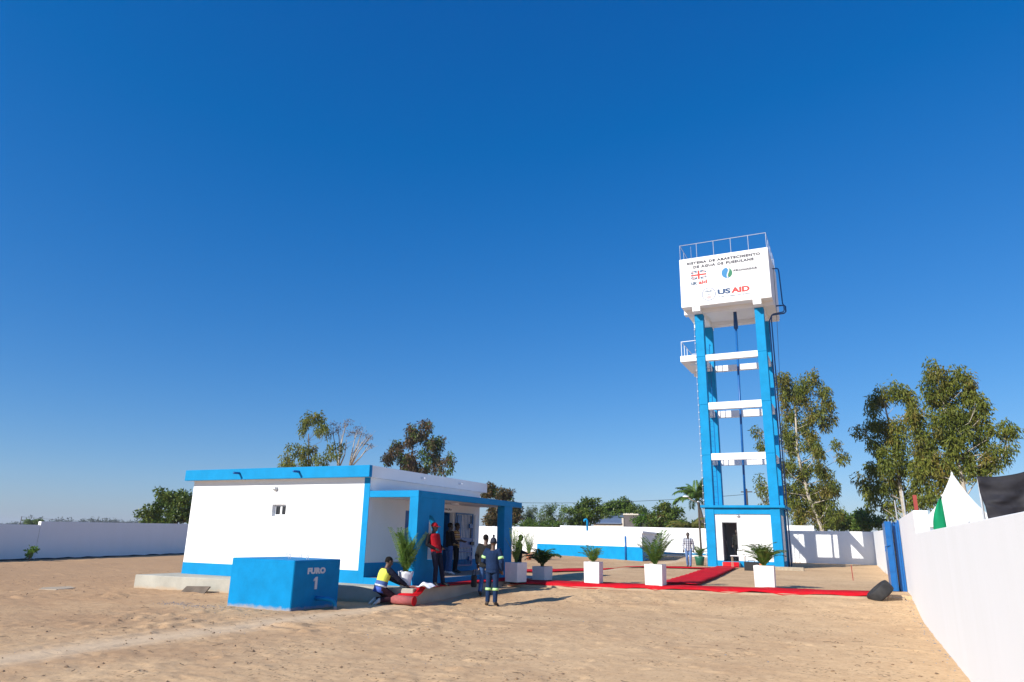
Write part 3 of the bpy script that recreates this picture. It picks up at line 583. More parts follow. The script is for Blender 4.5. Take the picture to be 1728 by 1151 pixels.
# ------------------------------------------------------------------ water tower
TX0, TX1, TY0, TY1 = -7.765, -3.785, 41.18, 44.65
CW = .50
KX0, KX1, KY0, KY1, KZ0, KZ1 = -8.38, -3.21, 40.50, 45.05, 15.30, 18.42
T = thing('water_tower', 'tall blue-columned water tower carrying a white lettered tank', 'water tower', ((TX0+TX1)/2, (TY0+TY1)/2, .3))
cols = [(x, y) for x in (TX0, TX1-CW) for y in (TY0, TY1-CW)]
for x, y in cols:
    m = MB()
    for a, b in ((-.2, 3.55), (3.557, 6.50), (6.507, 9.44), (9.447, 12.34), (12.347, 15.0)): m.box(x, x+CW, y, y+CW, a, b)
    m.build('column', 'blue', T, bevel=.012)
for x in (TX0, TX1-CW):                                   # cantilever beams below the tank
    B('tank_beam', 'white', T, (x+.02, x+CW-.02, KY0+.004, KY1-.004, 15.0, 15.302))
B('tank_beam', 'white', T, (KX0+.004, TX0+.02, TY0+.02, TY0+CW-.02, 15.05, 15.302), (TX0+CW-.02, TX1-CW+.02, TY0+.02, TY0+CW-.02, 15.05, 15.302), (TX1-.02, KX1-.004, TY0+.02, TY0+CW-.02, 15.05, 15.302))
B('tank_beam', 'white', T, (KX0+.004, TX0+.02, TY1-CW+.02, TY1-.02, 15.05, 15.302), (TX0+CW-.02, TX1-CW+.02, TY1-CW+.02, TY1-.02, 15.05, 15.302), (TX1-.02, KX1-.004, TY1-CW+.02, TY1-.02, 15.05, 15.302))
B('tank', 'white', T, (KX0, KX1, KY0, KY1, KZ0, KZ1), bevel=.02)
# tie beams at three levels
for lev, (z1, z0) in enumerate(((12.442, 12.083), (9.549, 9.138), (6.591, 6.21))):
    for y in (TY0+.06, TY1-.36): B('tie_beam', 'white', T, (TX0+CW, TX1-CW, y, y+.30, z0, z1), bevel=.01)
    for x in (TX0+.08, TX1-.38): B('tie_beam', 'white', T, (x, x+.30, TY0+CW, TY1-CW, z0, z1), bevel=.01)
# maintenance landing with rail on the left
B('landing', 'white', T, (-8.74, TX0, TY0+.02, TY1-.1, 12.12, 12.49), bevel=.01)
B('landing_bracket', 'white', T, (-8.55, TX0, TY1-.5, TY1-.22, 11.86, 12.121)); B('landing_bracket', 'white', T, (-8.2, TX0, TY0+.3, TY0+.55, 11.95, 12.121))
pp = [(-8.66, TY0+.1), (-8.66, TY0+.95), (-8.66, TY0+1.75), (-8.66, TY1-.2)]
for x, y in pp + [(TX0+.02, TY0+.05)]: MB().tube([(x, y, 12.48), (x, y, 13.39)], .02, 6).build('landing_post', 'white_metal', T)
MB().tube([(TX0+.02, TY0+.05, 13.39), (-8.66, TY0+.1, 13.39), (-8.66, TY1-.2, 13.39), (TX0, TY1-.15, 13.39)], .02, 6).build('landing_rail', 'white_metal', T)
# roof railing of the tank
rx = np.linspace(KX0+.06, KX1-.06, 6); ry = np.linspace(KY0+.06, KY1-.06, 5)
for x in rx:
    for y in (ry[0], ry[-1]): MB().tube([(x, y, KZ1-.01), (x, y, 19.36)], .019, 6).build('railing_post', 'steel', T)
for y in ry[1:-1]:
    for x in (rx[0], rx[-1]): MB().tube([(x, y, KZ1-.01), (x, y, 19.36)], .019, 6).build('railing_post', 'steel', T)
MB().tube([(rx[0], ry[0], 19.36), (rx[-1], ry[0], 19.36), (rx[-1], ry[-1], 19.36), (rx[0], ry[-1], 19.36), (rx[0], ry[0], 19.36)], .019, 6).build('top_rail', 'steel', T)
MB().tube([(-7.63, KY0-.06, 19.15), (-7.63, KY0-.06, 14.95), (TX0-.04, TY0-.06, 14.6), (TX0-.04, TY0-.06, .4)], .010, 6).build('lightning_cable', 'steel', T)
for z in np.arange(1.0, 14.6, .42):
    B('cable_clip', 'white_metal', T, (TX0-.055, TX0-.002, TY0-.075, TY0+.02, z, z+.03))
# ladder inside, risers
m = MB(); lx, ly = -7.48, 43.2
for x in (lx-.15, lx+.15): m.tube([(x, ly, 3.7), (x, ly, 13.4), (x, ly+.12, 13.62), (x, ly+.4, 13.62)], .022, 6)
for z in np.arange(3.95, 13.3, .3): m.tube([(lx-.15, ly, z), (lx+.15, ly, z)], .009, 5)
m.build('ladder', 'blue_dark', T)
MB().tube([(-5.72, 42.5, 3.68), (-5.56, 42.5, 14.3)], .065, 10).build('riser_pipe', 'blue_dark', T, True)
MB().tube([(-5.56, 42.5, 14.2), (-5.56, 42.5, 14.25), (-5.56, 42.5, 14.5), (-5.56, 42.5, 15.31)], [.07, .13, .13, .1], 10).build('riser_flange', 'pipe_blue', T, True)
MB().tube([(KX1-.05, 42.5, 17.78), (-2.95, 42.5, 17.76), (-2.88, 42.5, 17.70), (-2.85, 42.5, 17.5), (-2.80, 42.5, 15.5), (-2.74, 42.5, 15.36), (-2.74, 42.5, 15.08), (-2.80, 42.5, 14.97), (-3.38, 42.5, 14.90), (-3.46, 42.5, 14.82), (-3.50, 42.5, 14.6), (-3.52, 42.5, .2)], .036, 10).build('overflow_pipe', 'pipe_blue', T, True)
MB().tube([(KX1-.05, 42.9, 15.52), (-2.76, 42.9, 15.5), (-2.68, 42.9, 15.42), (-2.68, 42.9, 15.1), (-2.78, 42.9, 15.0), (-3.5, 42.9, 14.96), (-3.66, 42.9, 14.6), (-3.68, 42.9, .2)], .042, 10).build('outlet_pipe', 'pipe_blue', T, True)
MB().tube([(-3.05, 41.4, 17.6), (-3.12, 41.5, 14.2), (-3.3, 41.6, 9), (-3.42, 41.7, 3.8)], .012, 5).build('cable', 'wire', T)
# equipment room in the foot of the tower
B('ledge', 'blue', T, (-7.98, -3.50, TY0-.14, TY1+.14, 3.556, 3.69), bevel=.01)
MB().wall('y', TY0+.10, TY0+.26, TX0+CW, TX1-CW, .74, 3.22, [(-6.90, -6.07, .74, 2.785)]).build('front_wall', 'white', T)
B('front_lintel', 'blue', T, (TX0+CW, TX1-CW, TY0+.03, TY0+.28, 3.215, 3.556)); B('front_plinth', 'blue', T, (TX0+CW, -6.90, TY0+.05, TY0+.26, .1, .741), (-6.07, TX1-CW, TY0+.05, TY0+.26, .1, .741), (-6.90, -6.07, TY0+.06, TY0+.26, .1, .70))
for x in (TX0+.10, TX1-.26):
    B('side_wall', 'white', T, (x, x+.16, TY0+CW, TY1-CW, .74, 3.22))
    B('side_lintel', 'blue', T, (x-.03, x+.19, TY0+CW, TY1-CW, 3.215, 3.556)); B('side_plinth', 'blue', T, (x-.02, x+.18, TY0+CW, TY1-CW, .1, .741))
B('back_wall', 'white', T, (TX0+CW, TX1-CW, TY1-.26, TY1-.1, .1, 3.556)); B('floor', 'concrete', T, (TX0+CW, TX1-CW, TY0+.26, TY1-.26, .3, .70))
d = B('door', 'grey_door', T, (-6.885, -6.845, TY0+.24, TY0+1.04, .72, 2.77)); B('handle', 'steel', d, (-6.845, -6.80, TY0+.95, TY0+.99, 1.65, 1.78))
B('door_panel', 'grey_door', d, (-6.846, -6.832, TY0+.36, TY0+.92, .9, 1.6), (-6.846, -6.832, TY0+.36, TY0+.92, 1.75, 2.6))
B('door_frame', 'grey_door', T, (-6.90, -6.86, TY0+.095, TY0+.2, .74, 2.785), (-6.11, -6.07, TY0+.095, TY0+.2, .74, 2.785), (-6.86, -6.11, TY0+.095, TY0+.2, 2.745, 2.785))
B('doorstep', 'concrete', T, (-6.92, -6.02, TY0-.30, TY0+.05, .1, .66))
m = MB(); m.ball((-5.99, TY0+.04, 3.12), .11, .08, .06); m.build('wall_lamp', 'steel', T, True)
# lettering and emblems, flat sign paint on the tank front
Y = KY0
text('SISTEMA DE ABASTECIMENTO', 'ink_grey', T, -7.93, -3.65, 17.985, 18.165, Y, bold=.075, spacing=1.22, word=1.2)
text('DE ÁGUA DE PUSSULANE', 'ink_grey', T, -7.55, -4.03, 17.705, 17.935, Y, bold=.075, spacing=1.22, word=1.2)
def plate(name, mat, poly, d=.006): return MB().plate(poly, Y-d, Y+.004).build(name, mat, T)
fx0, fx1, fz0, fz1 = -7.72, -6.79, 17.0, 17.55; fw, fh = fx1-fx0, fz1-fz0
def fp(u, v): return (fx0+fw*u, fz0+fh*v)
EM = MB()
tri = [[(.10, 0), (.39, 0), (.39, .285)], [(0, .10), (0, .30), (.22, .30)]]
for sx in (0, 1):
    for sy in (0, 1):
        for t_ in tri: EM.plate([fp(1-u if sx else u, 1-v if sy else v) for u, v in t_], Y-.005, Y+.004)
EM.build('flag_blue_field', 'ink_flag', T)
m = MB()
m.plate([fp(.44, 0), fp(.56, 0), fp(.56, 1), fp(.44, 1)], Y-.008, Y+.004); m.plate([fp(0, .41), fp(.4399, .41), fp(.4399, .59), fp(0, .59)], Y-.008, Y+.004); m.plate([fp(.5601, .41), fp(1, .41), fp(1, .59), fp(.5601, .59)], Y-.008, Y+.004)
for q in ([(0, 0), (.05, 0), (.33, .30), (.27, .30)], [(1, 1), (.95, 1), (.67, .70), (.73, .70)], [(0, 1), (0, .95), (.27, .70), (.33, .70)], [(1, 0), (1, .05), (.73, .30), (.67, .30)]): m.plate([fp(*p) for p in q], Y-.006, Y+.004)
m.build('flag_red_cross', 'ink_red', T)
text('UK', 'ink_ink' if 0 else 'ink_flag', T, -7.73, -7.33, 16.655, 16.85, Y, bold=.06)
text('aid', 'ink_red', T, -7.29, -6.78, 16.665, 16.91, Y, bold=.04)
c0, cz = -5.60, 17.16
blob = [(c0+.31*math.cos(a)*(1.05 if math.cos(a) < 0 else .98), cz+.34*math.sin(a)) for a in np.linspace(0, 2*math.pi, 36, endpoint=False)]
def wave(z): return c0+.06+.05*math.sin((z-cz)*9)
zs = np.linspace(-.27, .33, 12)
left = [(wave(cz+z)-.03, cz+z) for z in zs]; right = [(wave(cz+z)+.035, cz+z) for z in zs]
la = [(c0+.31*math.cos(a), cz-.0+.33*math.sin(a)) for a in np.linspace(math.radians(93), math.radians(262), 16)]
plate('drop_emblem', 'ink_sky', la + left[:10]); ra = [(c0+.02+.29*math.cos(a), cz-.02+.32*math.sin(a)) for a in np.linspace(math.radians(-66), math.radians(68), 14)]
plate('leaf_emblem', 'ink_green', ra + right[::-1]); plate('drop_tail', 'ink_sky', [(c0-.08, cz-.33), (c0+.06, cz-.30), (c0+.10, cz-.245), (c0+.14, cz-.30), (c0+.04, cz-.36)])
text('PRONASAR', 'ink_grey', T, -5.22, -3.85, 17.155, 17.305, Y, bold=.07, spacing=1.2)
text('Programa Nacional de Abastecimento', 'ink_pink', T, -5.22, -3.82, 17.045, 17.085, Y); text('de Água e Saneamento Rural', 'ink_pink', T, -5.22, -4.15, 16.965, 17.01, Y)
m = MB(); cx, cz, k = -6.72, 15.965, 40
for r0, r1 in ((.365, .41), (.27, .285)):
    for i in range(k):
        a, b = 2*math.pi*i/k, 2*math.pi*(i+1)/k
        m.plate([(cx+r0*math.cos(a), cz+r0*math.sin(a)), (cx+r1*math.cos(a), cz+r1*math.sin(a)), (cx+r1*math.cos(b), cz+r1*math.sin(b)), (cx+r0*math.cos(b), cz+r0*math.sin(b))], Y-.005, Y+.004)
m.build('seal_ring', 'ink_seal', T)
text('USAID', 'ink_flag', T, -6.93, -6.50, 16.09, 16.20, Y, bold=.04)
plate('seal_band', 'ink_seal', [(-6.86, 15.93), (-6.72, 15.97), (-6.58, 15.95), (-6.58, 15.92), (-6.72, 15.93), (-6.86, 15.90)])
for i in range(3): plate('seal_stripe', 'ink_pink', [(-6.89+i*.03, 15.80-i*.055), (-6.55-i*.03, 15.82-i*.055), (-6.55-i*.03, 15.85-i*.055), (-6.89+i*.03, 15.83-i*.055)])
text('US', 'ink_blue', T, -6.21, -5.46, 15.85, 16.185, Y, bold=.05); text('AID', 'ink_red', T, -5.43, -4.38, 15.85, 16.19, Y, bold=.05)
text('FROM THE AMERICAN PEOPLE', 'ink_flag', T, -6.20, -4.40, 15.665, 15.735, Y, bold=.05, spacing=1.15)

# ------------------------------------------------------------------ low reservoir by the rear wall
RV = thing('ground_reservoir', 'long low white reservoir with a wide blue lower band by the rear wall', 'reservoir', (-16, 48, .4))
A_, B_, C_, D_ = (-12.4, 44.7), (-22.6, 51.5), (-23.9, 56.4), (-13.9, 55.6)
def inset(k):
    cx = sum(p[0] for p in (A_, B_, C_, D_))/4; cy = sum(p[1] for p in (A_, B_, C_, D_))/4
    return [(x+(cx-x)*k, y+(cy-y)*k) for x, y in (A_, D_, C_, B_)]
MB().prism(inset(0), 0, 1.29).build('blue_base', 'blue', RV, bevel=.01); MB().prism(inset(.004), 1.289, 2.12).build('chamber', 'white', RV, bevel=.01)
MB().prism(inset(-.012), 2.121, 2.27).build('roof_slab', 'white', RV, bevel=.01)
MB().tube([(-13.74, 45.53, .42), (-13.74, 45.53, 1.95)], .06, 8).build('vent_pipe', 'blue_dark', RV, True)
MB().tube([(-17.35, 48.35, 2.2), (-17.35, 48.35, 2.98), (-17.40, 48.3, 3.06), (-17.52, 48.25, 3.02), (-17.54, 48.25, 2.9)], .075, 8).build('vent_pipe', 'blue', RV, True)

# ------------------------------------------------------------------ gate, tyre, lamp post, bits
G = thing('metal_gate', 'blue sheet-metal gate folded open against the white wall, seen edge on', 'gate', (.9, 25.5, .3))
B('gate_leaf', 'blue_gate', G, (.72, .76, 25.52, 28.2, .38, 2.44)); B('gate_leaf', 'blue_dark', G, (.955, 1.07, 25.72, 28.2, .36, 2.44))  # second leaf in dark blue: shade beside the wall put into its colour
B('edge_panel', 'blue_gate', G, (.715, .875, 25.48, 25.515, .385, 2.455), (.875, .905, 25.50, 25.535, .385, 2.455))
for z in (.95, 1.45, 1.98): B('hinge_plate', 'blue_gate', G, (.73, .86, 25.468, 25.482, z, z+.05))
MB().tube([(.80, 25.46, 1.74), (.68, 25.44, 1.70), (.66, 25.44, 1.55)], .018, 6).build('latch', 'blue_dark', G)
B('gate_post', 'blue_dark', G, (1.075, 1.13, 25.7, 25.8, .1, 2.5))  # post in the same dark blue, shade painted as colour
B('spike', 'black', G, (.86, .90, 25.6, 25.64, 2.45, 2.62)); B('spike', 'black', G, (.94, .97, 25.6, 25.64, 2.45, 2.56))
TY = thing('car_tyre', 'worn black tyre leaning against the foot of the blue gate', 'tyre', (.36, 24.9, .30))
prof = [(.19, -.085), (.21, -.10), (.27, -.11), (.315, -.095), (.33, -.07), (.333, 0), (.33, .07), (.315, .095), (.27, .11), (.21, .10), (.19, .085), (.18, 0)]
m = MB(); k = 40; vs = []; fs = []
for i in range(k):
    a = 2*math.pi*i/k
    for j, (r_, h_) in enumerate(prof):
        rr = r_ - (.008 if (i % 2 and r_ > .325) else 0); vs.append((rr*math.cos(a), rr*math.sin(a), h_))
for i in range(k):
    for j in range(len(prof)): fs.append((i*12+j, ((i+1) % k)*12+j, ((i+1) % k)*12+(j+1) % 12, i*12+(j+1) % 12))
m.add(vs, fs).build('tyre_carcass', 'rubber', TY, True, world=False)
TY.rotation_mode = 'QUATERNION'; TY.rotation_quaternion = Vector((-.66, -.06, .75)).to_track_quat('Z', 'Y'); TY.location = (.34, 23.2, .46); TY.scale = (1.1, 1.1, 1.5)
LP = thing('lamp_post', 'slim dark lamp post with a short arm beside the tower', 'lamp post', (-8.62, 44.0, .4))
MB().tube([(-8.62, 44, .2), (-8.66, 44, 4.02)], [.07, .05], 8).build('pole', 'pole_wood', LP, True)
MB().tube([(-8.66, 44, 3.98), (-9.0, 43.8, 4.12), (-9.2, 43.7, 4.28)], .03, 6).build('arm', 'timber', LP, True)
m = MB(); m.ball((-9.32, 43.65, 4.33), .2, .09, .05); m.build('lamp_head', 'white_metal', LP, True)
m = MB(); m.ball((-8.66, 44, 4.03), .09, .09, .06); m.build('cap', 'steel', LP, True)
tag(B('concrete_beam', 'timber', None, (-4.15, -2.72, 39.5, 39.8, .36, .56), bevel=.02), 'pale beam lying on the sand at the right foot of the tower', 'beam')
tag(MB().tube([(-.42, 31.6, .3), (-.44, 31.6, .95)], .018, 6).build('marker_stake', 'rust'), 'thin rusty stake standing alone in the sand', 'stake')
tag(MB().prism([(-22.0, 13.7), (-21.5, 13.3), (-21.0, 13.5), (-21.2, 14.2), (-21.9, 14.5)], -.1, .035).build('concrete_cover', 'concrete', bevel=.01), 'flat pale concrete slab lying in the sand at left', 'slab')
z = .02
tag(MB().add([(-18.0, 15.25, .02), (-17.1, 15.3, .02), (-17.1, 15.48, .20), (-18.0, 15.43, .17), (-18.0, 15.28, .0), (-17.1, 15.33, .0), (-17.1, 15.51, .18), (-18.0, 15.46, .15)], [(0,1,2,3), (7,6,5,4), (0,4,5,1), (1,5,6,2), (2,6,7,3), (3,7,4,0)]).build('steel_plate', 'bark'), 'dark plate leaning against the concrete apron beside the well box', 'plate')
# table with bottle, crate and pots at the tower door
TB = thing('small_table', 'small pale table with thin legs beside the tower doorway', 'table', (-5.85, 39.2, .4))
B('tabletop', 'white_metal', TB, (-6.18, -5.45, 39.0, 39.5, 1.02, 1.06))
for x in (-6.13, -5.5):
    for y in (39.05, 39.45): MB().tube([(x, y, .3), (x, y, 1.02)], .018, 6).build('leg', 'timber', TB)
m = MB(); m.tube([(-5.8, 39.2, 1.06), (-5.8, 39.2, 1.26), (-5.8, 39.2, 1.30), (-5.8, 39.2, 1.38)], [.05, .05, .02, .02], 8)
tag(m.build('bottle', 'white_metal', None, True), 'clear pale bottle standing on the small table', 'bottle')
CR = thing('equipment_case', 'black case on the sand in front of the tower, below the table', 'case', (-5.0, 37.6, .4))
B('case_body', 'black', CR, (-5.28, -4.62, 37.3, 37.8, .36, .80), bevel=.02); MB().tube([(-5.1, 37.5, .8), (-5.1, 37.5, .88), (-4.8, 37.5, .88), (-4.8, 37.5, .8)], .02, 6).build('handle', 'black', CR)
tag(MB().tube([(-4.75, 39.2, .3), (-4.75, 39.2, .62), (-4.75, 39.2, .70)], [.17, .24, .25], 14).build('flower_pot', 'orange', None, True), 'orange flower pot half hidden behind the arching palm near the tower', 'pot')
tag(B('loudspeaker', 'black', None, (-11.22, -10.88, 21.55, 21.95, .57, 1.10), bevel=.03), 'black box standing on the porch edge beside the end column', 'box')

# ------------------------------------------------------------------ red carpets
def carpet(pts, label, lift=.018, group='red carpets laid through the yard', zf=None, wav=.018, edge=0):
    """pts: list of (left xy, right xy); laid on whatever is below"""
    vs = []; fs = []; nw = 7; L_ = []
    for (a, b), (c, d) in zip(pts[:-1], pts[1:]):
        k = max(2, int(math.hypot(c[0]-a[0], c[1]-a[1])/.22))
        for i in range(k): t = i/k; L_.append((np.array(a)*(1-t)+np.array(c)*t, np.array(b)*(1-t)+np.array(d)*t))
    L_.append((np.array(pts[-1][0], float), np.array(pts[-1][1], float)))
    for i, (a, b) in enumerate(L_):
        for j in range(nw):
            p = a+(b-a)*j/(nw-1); jx = .03*vnoise(i*.37, j*.1, 1, 3) if j in (0, nw-1) else 0
            z = (zf(p[0], p[1]) if zf else gz(p[0], p[1])+max(0, float(relief(np.array(p[0]), np.array(p[1]))))) + lift + wav*(1+2*float(vnoise(p[0], p[1], 1.9, 60)))
            if edge and j == 0: z -= edge*(.6+1.2*float(vnoise(p[0], .3, 2.3, 15)+.3)); jx -= .03
            vs.append((p[0]+jx, p[1]+jx, z))
    for i in range(len(L_)-1):
        for j in range(nw-1):
            k = i*nw+j; fs.append((k, k+1, k+nw+1, k+nw))
    o = MB().add(vs, fs).build('red_carpet', 'carpet', None, True)
    sm = o.modifiers.new('thickness', 'SOLIDIFY'); sm.thickness = .012; sm.offset = 1
    return tag(o, label, 'carpet', group)
kx = np.linspace(-10.05, .55, 14)
carpet([((x, float(kerb_y(x))-.08), (x, float(kerb_y(x))+.98)) for x in kx], 'long red carpet along the front edge of the terrace, from the porch to the gate', zf=lambda x, y: .365+.002*(y-20), edge=.09)
carpet([((-5.9, 22.95), (-4.75, 23.3)), ((-6.3, 28), (-5.05, 28)), ((-6.75, 34), (-5.5, 34)), ((-6.95, 38), (-5.85, 38)), ((-6.98, 40.0), (-5.95, 40.0))], 'red carpet leading from the front carpet to the tower door', lift=.05)
carpet([((-14.2, 31.0), (-15.2, 32.6)), ((-11.2, 34.6), (-11.6, 36.0)), ((-8.9, 36.2), (-9.0, 37.6)), ((-7.0, 36.7), (-7.0, 38.2))], 'narrow red carpet across the back of the yard towards the tower', lift=.03)
carpet([((-10.99, 16.55), (-10.40, 16.35)), ((-10.99, 18.5), (-10.38, 18.5)), ((-10.97, 20.8), (-10.22, 20.8)), ((-10.97, 22.2), (-9.9, 22.2))], 'red carpet running along the porch edge over the concrete apron', zf=lambda x, y: .402, wav=.004)
mt = MB(); mt.box(-6.88, -6.05, 40.86, 41.24, .662, .675); mt.add([(-6.88, 40.855, .675), (-6.05, 40.855, .675), (-6.05, 40.80, .30), (-6.88, 40.80, .30), (-6.88, 40.84, .675), (-6.05, 40.84, .675), (-6.05, 40.785, .30), (-6.88, 40.785, .30)], [(0,3,2,1), (4,5,6,7), (0,1,5,4), (1,2,6,5), (2,3,7,6), (3,0,4,7)])
tag(mt.build('door_mat', 'carpet'), 'red carpet piece hanging over the step of the tower door', 'carpet')
RL = thing('carpet_roll', 'rolled end of red carpet on the sand beside the kneeling worker', 'carpet roll', (-10.75, 16.02, .15))
m = MB(); vs = []; fs = []; k = 44
for i in range(k+1):
    a = i*.45; rr = .125-.0018*i*1.2
    vs += [(-11.15, 16.02+rr*math.cos(a), .125+rr*math.sin(a)), (-10.42, 15.98+rr*math.cos(a), .125+rr*math.sin(a))]
    if i: q = 2*i; fs.append((q-2, q-1, q+1, q))
o = m.add(vs, fs).build('roll', ['carpet_back'], RL, True); sm = o.modifiers.new('thickness', 'SOLIDIFY'); sm.thickness = .010
m = MB(); n = 10; vs = []; fs = []
for i in range(n+1):
    t = i/n
    for x in (-11.0, -10.38): vs.append((x, 16.62-.55*t, .425-.20*t*t+.03*math.sin(t*7)))
    if i: q = 2*i; fs.append((q-2, q-1, q+1, q))
o = m.add(vs, fs).build('loose_end', 'carpet', RL, True); sm = o.modifiers.new('thickness', 'SOLIDIFY'); sm.thickness = .012
m = MB()
m.ball((-10.41, 15.98, .125), .02, .12, .12, 18, 8); m.build('roll_end', 'carpet', RL, True)
# crumpled white cloths
def crumple(cx, cy, z, rx, ry, h, seed, n=12):
    vs = []; fs = []
    for i in range(n+1):
        for j in range(n+1):
            u, v = i/n*2-1, j/n*2-1
            hh = h*(.5+1.4*float(vnoise(u, v, 1.6, seed)))*(1-.5*(u*u+v*v)/2)
            vs.append((cx+rx*u*(1+.3*float(vnoise(u, v, 1.1, seed+3))), cy+ry*v*(1+.3*float(vnoise(u, v, 1.3, seed+9))), z+max(0.004, hh)))
    for i in range(n):
        for j in range(n): k = i*(n+1)+j; fs.append((k, k+1, k+n+2, k+n+1))
    return MB().add(vs, fs)
m = crumple(-10.35, 16.25, .42, .28, .22, .16, 4)
tag(m.build('white_cloth', 'cloth_white', None, True), 'crumpled white cloth lying on the carpet end near the kneeling worker', 'cloth')
# ------------------------------------------------------------------ people
REMESH = []
def V3(*a): return Vector(a)
def limb_pts(a, b, c, k=4):
    """smooth path through a joint"""
    a, b, c = Vector(a), Vector(b), Vector(c); out = []
    for i in range(k): out.append(a.lerp(b, i/k))
    out += [b.lerp(a, .12), b.lerp(c, .12)] if False else [b]
    for i in range(1, k+1): out.append(b.lerp(c, i/k))
    return out
STAND = dict(P=(0, 0, .95), C=(0, 0, 1.28), N=(0, 0, 1.47), Hd=(0, .02, 1.63), look=(0, 1, 0),
    L=dict(S=(-.185, 0, 1.42), E=(-.24, -.03, 1.13), W=(-.25, .05, .88), Hp=(-.095, 0, .92), K=(-.10, .02, .50), A=(-.11, -.02, .09), T=(-.12, .15, .03)),
    R=dict(S=(.185, 0, 1.42), E=(.24, -.03, 1.13), W=(.25, .05, .88), Hp=(.095, 0, .92), K=(.10, .02, .50), A=(.11, -.02, .09), T=(.12, .15, .03)))
def pose(**kw):
    J = {k: (dict(v) if isinstance(v, dict) else v) for k, v in STAND.items()}
    for k, v in kw.items():
        if isinstance(v, dict): J[k].update(v)
        else: J[k] = v
    return J
def torso_rings(J, off, t0=0., t1=1., fat=1.0):
    P, C, N = Vector(J['P']), Vector(J['C']), Vector(J['N'])
    rv = (Vector(J['R']['S'])-Vector(J['L']['S'])).normalized(); up = (N-P).normalized(); fv = up.cross(rv).normalized()*-1
    rp = (Vector(J['R']['Hp'])-Vector(J['L']['Hp'])).normalized()
    prof = [(0, P-up*.09, .125, .10), (.15, P, .158, .115), (.42, P.lerp(C, .5), .142, .105), (.66, C, .168, .118), (.82, C.lerp(N, .5), .180, .108), (.92, C.lerp(N, .78), .135, .085), (1, N, .062, .062)]
    out = []
    for t, c, a, b in prof:
        if t < t0-1e-6 or t > t1+1e-6: continue
        r = rp.lerp(rv, min(1, t*1.4)).normalized(); out.append((c, r*(a*fat+off), fv*(b*fat+off)))
    return out
def rmesh(m, name, mat, parent, voxel):
    o = m.build(name, mat, parent, True, world=False)
    md = o.modifiers.new('join', 'REMESH'); md.mode = 'VOXEL'; md.voxel_size = voxel; md.use_smooth_shade = True
    sm = o.modifiers.new('soften', 'SMOOTH'); sm.factor = .5; sm.iterations = 2
    REMESH.append(o); return o
def hand(m, E, W, curl=.5, side=1, k=1.0):
    E, W = Vector(E), Vector(W); d = (W-E).normalized(); s = d.cross(Vector((0, 0, 1)) if abs(d.z) < .8 else Vector((0, 1, 0))).normalized(); n = s.cross(d)
    m.tube([W, W+d*.03, W+d*.085], [.026*k, .034*k, .036*k], 8)
    for i, (o_, L_) in enumerate(((-.030, .062), (-.010, .074), (.011, .070), (.030, .055))):
        b = W+d*.075+s*o_; p1 = b+(d*.9+n*curl*.25).normalized()*L_*.5; p2 = p1+(d*.6+n*curl).normalized()*L_*.5
        m.tube([b, p1, p2], [.0115*k, .011*k, .009*k], 6)
    b = W+d*.03+s*.028*side; p1 = b+(d*.5+s*side*.8).normalized()*.035; m.tube([b, p1, p1+(d*.9+n*.3).normalized()*.03], [.014*k, .012*k, .010*k], 6)
def head(m, J):
    N, Hd = Vector(J['N']), Vector(J['Hd']); f = Vector(J['look']).normalized(); u = (Hd-N).normalized()
    r = f.cross(u).normalized(); u = r.cross(f).normalized()
    m.tube([N-u*.05, N.lerp(Hd, .55)], [.062, .055], 10)
    rings = []
    for z, a, b, dy in ((-.125, .022, .03, .045), (-.105, .048, .055, .035), (-.06, .062, .078, .018), (-.01, .072, .092, .004), (.04, .076, .099, -.004), (.08, .069, .090, -.008), (.105, .048, .064, -.010), (.12, .018, .024, -.010)):
        rings.append((Hd+u*z+f*dy, r*a, f*b))
    m.loft(rings, 0, 14)
    m.tube([Hd+f*.088+u*.02, Hd+f*.112-u*.022, Hd+f*.098-u*.035], [.009, .015, .012], 6)          # nose
    m.tube([Hd+f*.076-u*.062-r*.022, Hd+f*.089-u*.060, Hd+f*.076-u*.062+r*.022], .0085, 5)       # lips
    m.tube([Hd+f*.083+u*.038-r*.05, Hd+f*.092+u*.040, Hd+f*.083+u*.038+r*.05], .009, 5)          # brow
    for s in (-1, 1): m.tube([Hd+r*s*.074-u*.03, Hd+r*s*.086-u*.0-f*.008, Hd+r*s*.078+u*.03], [.009, .015, .010], 6)
    return Hd, f, r, u
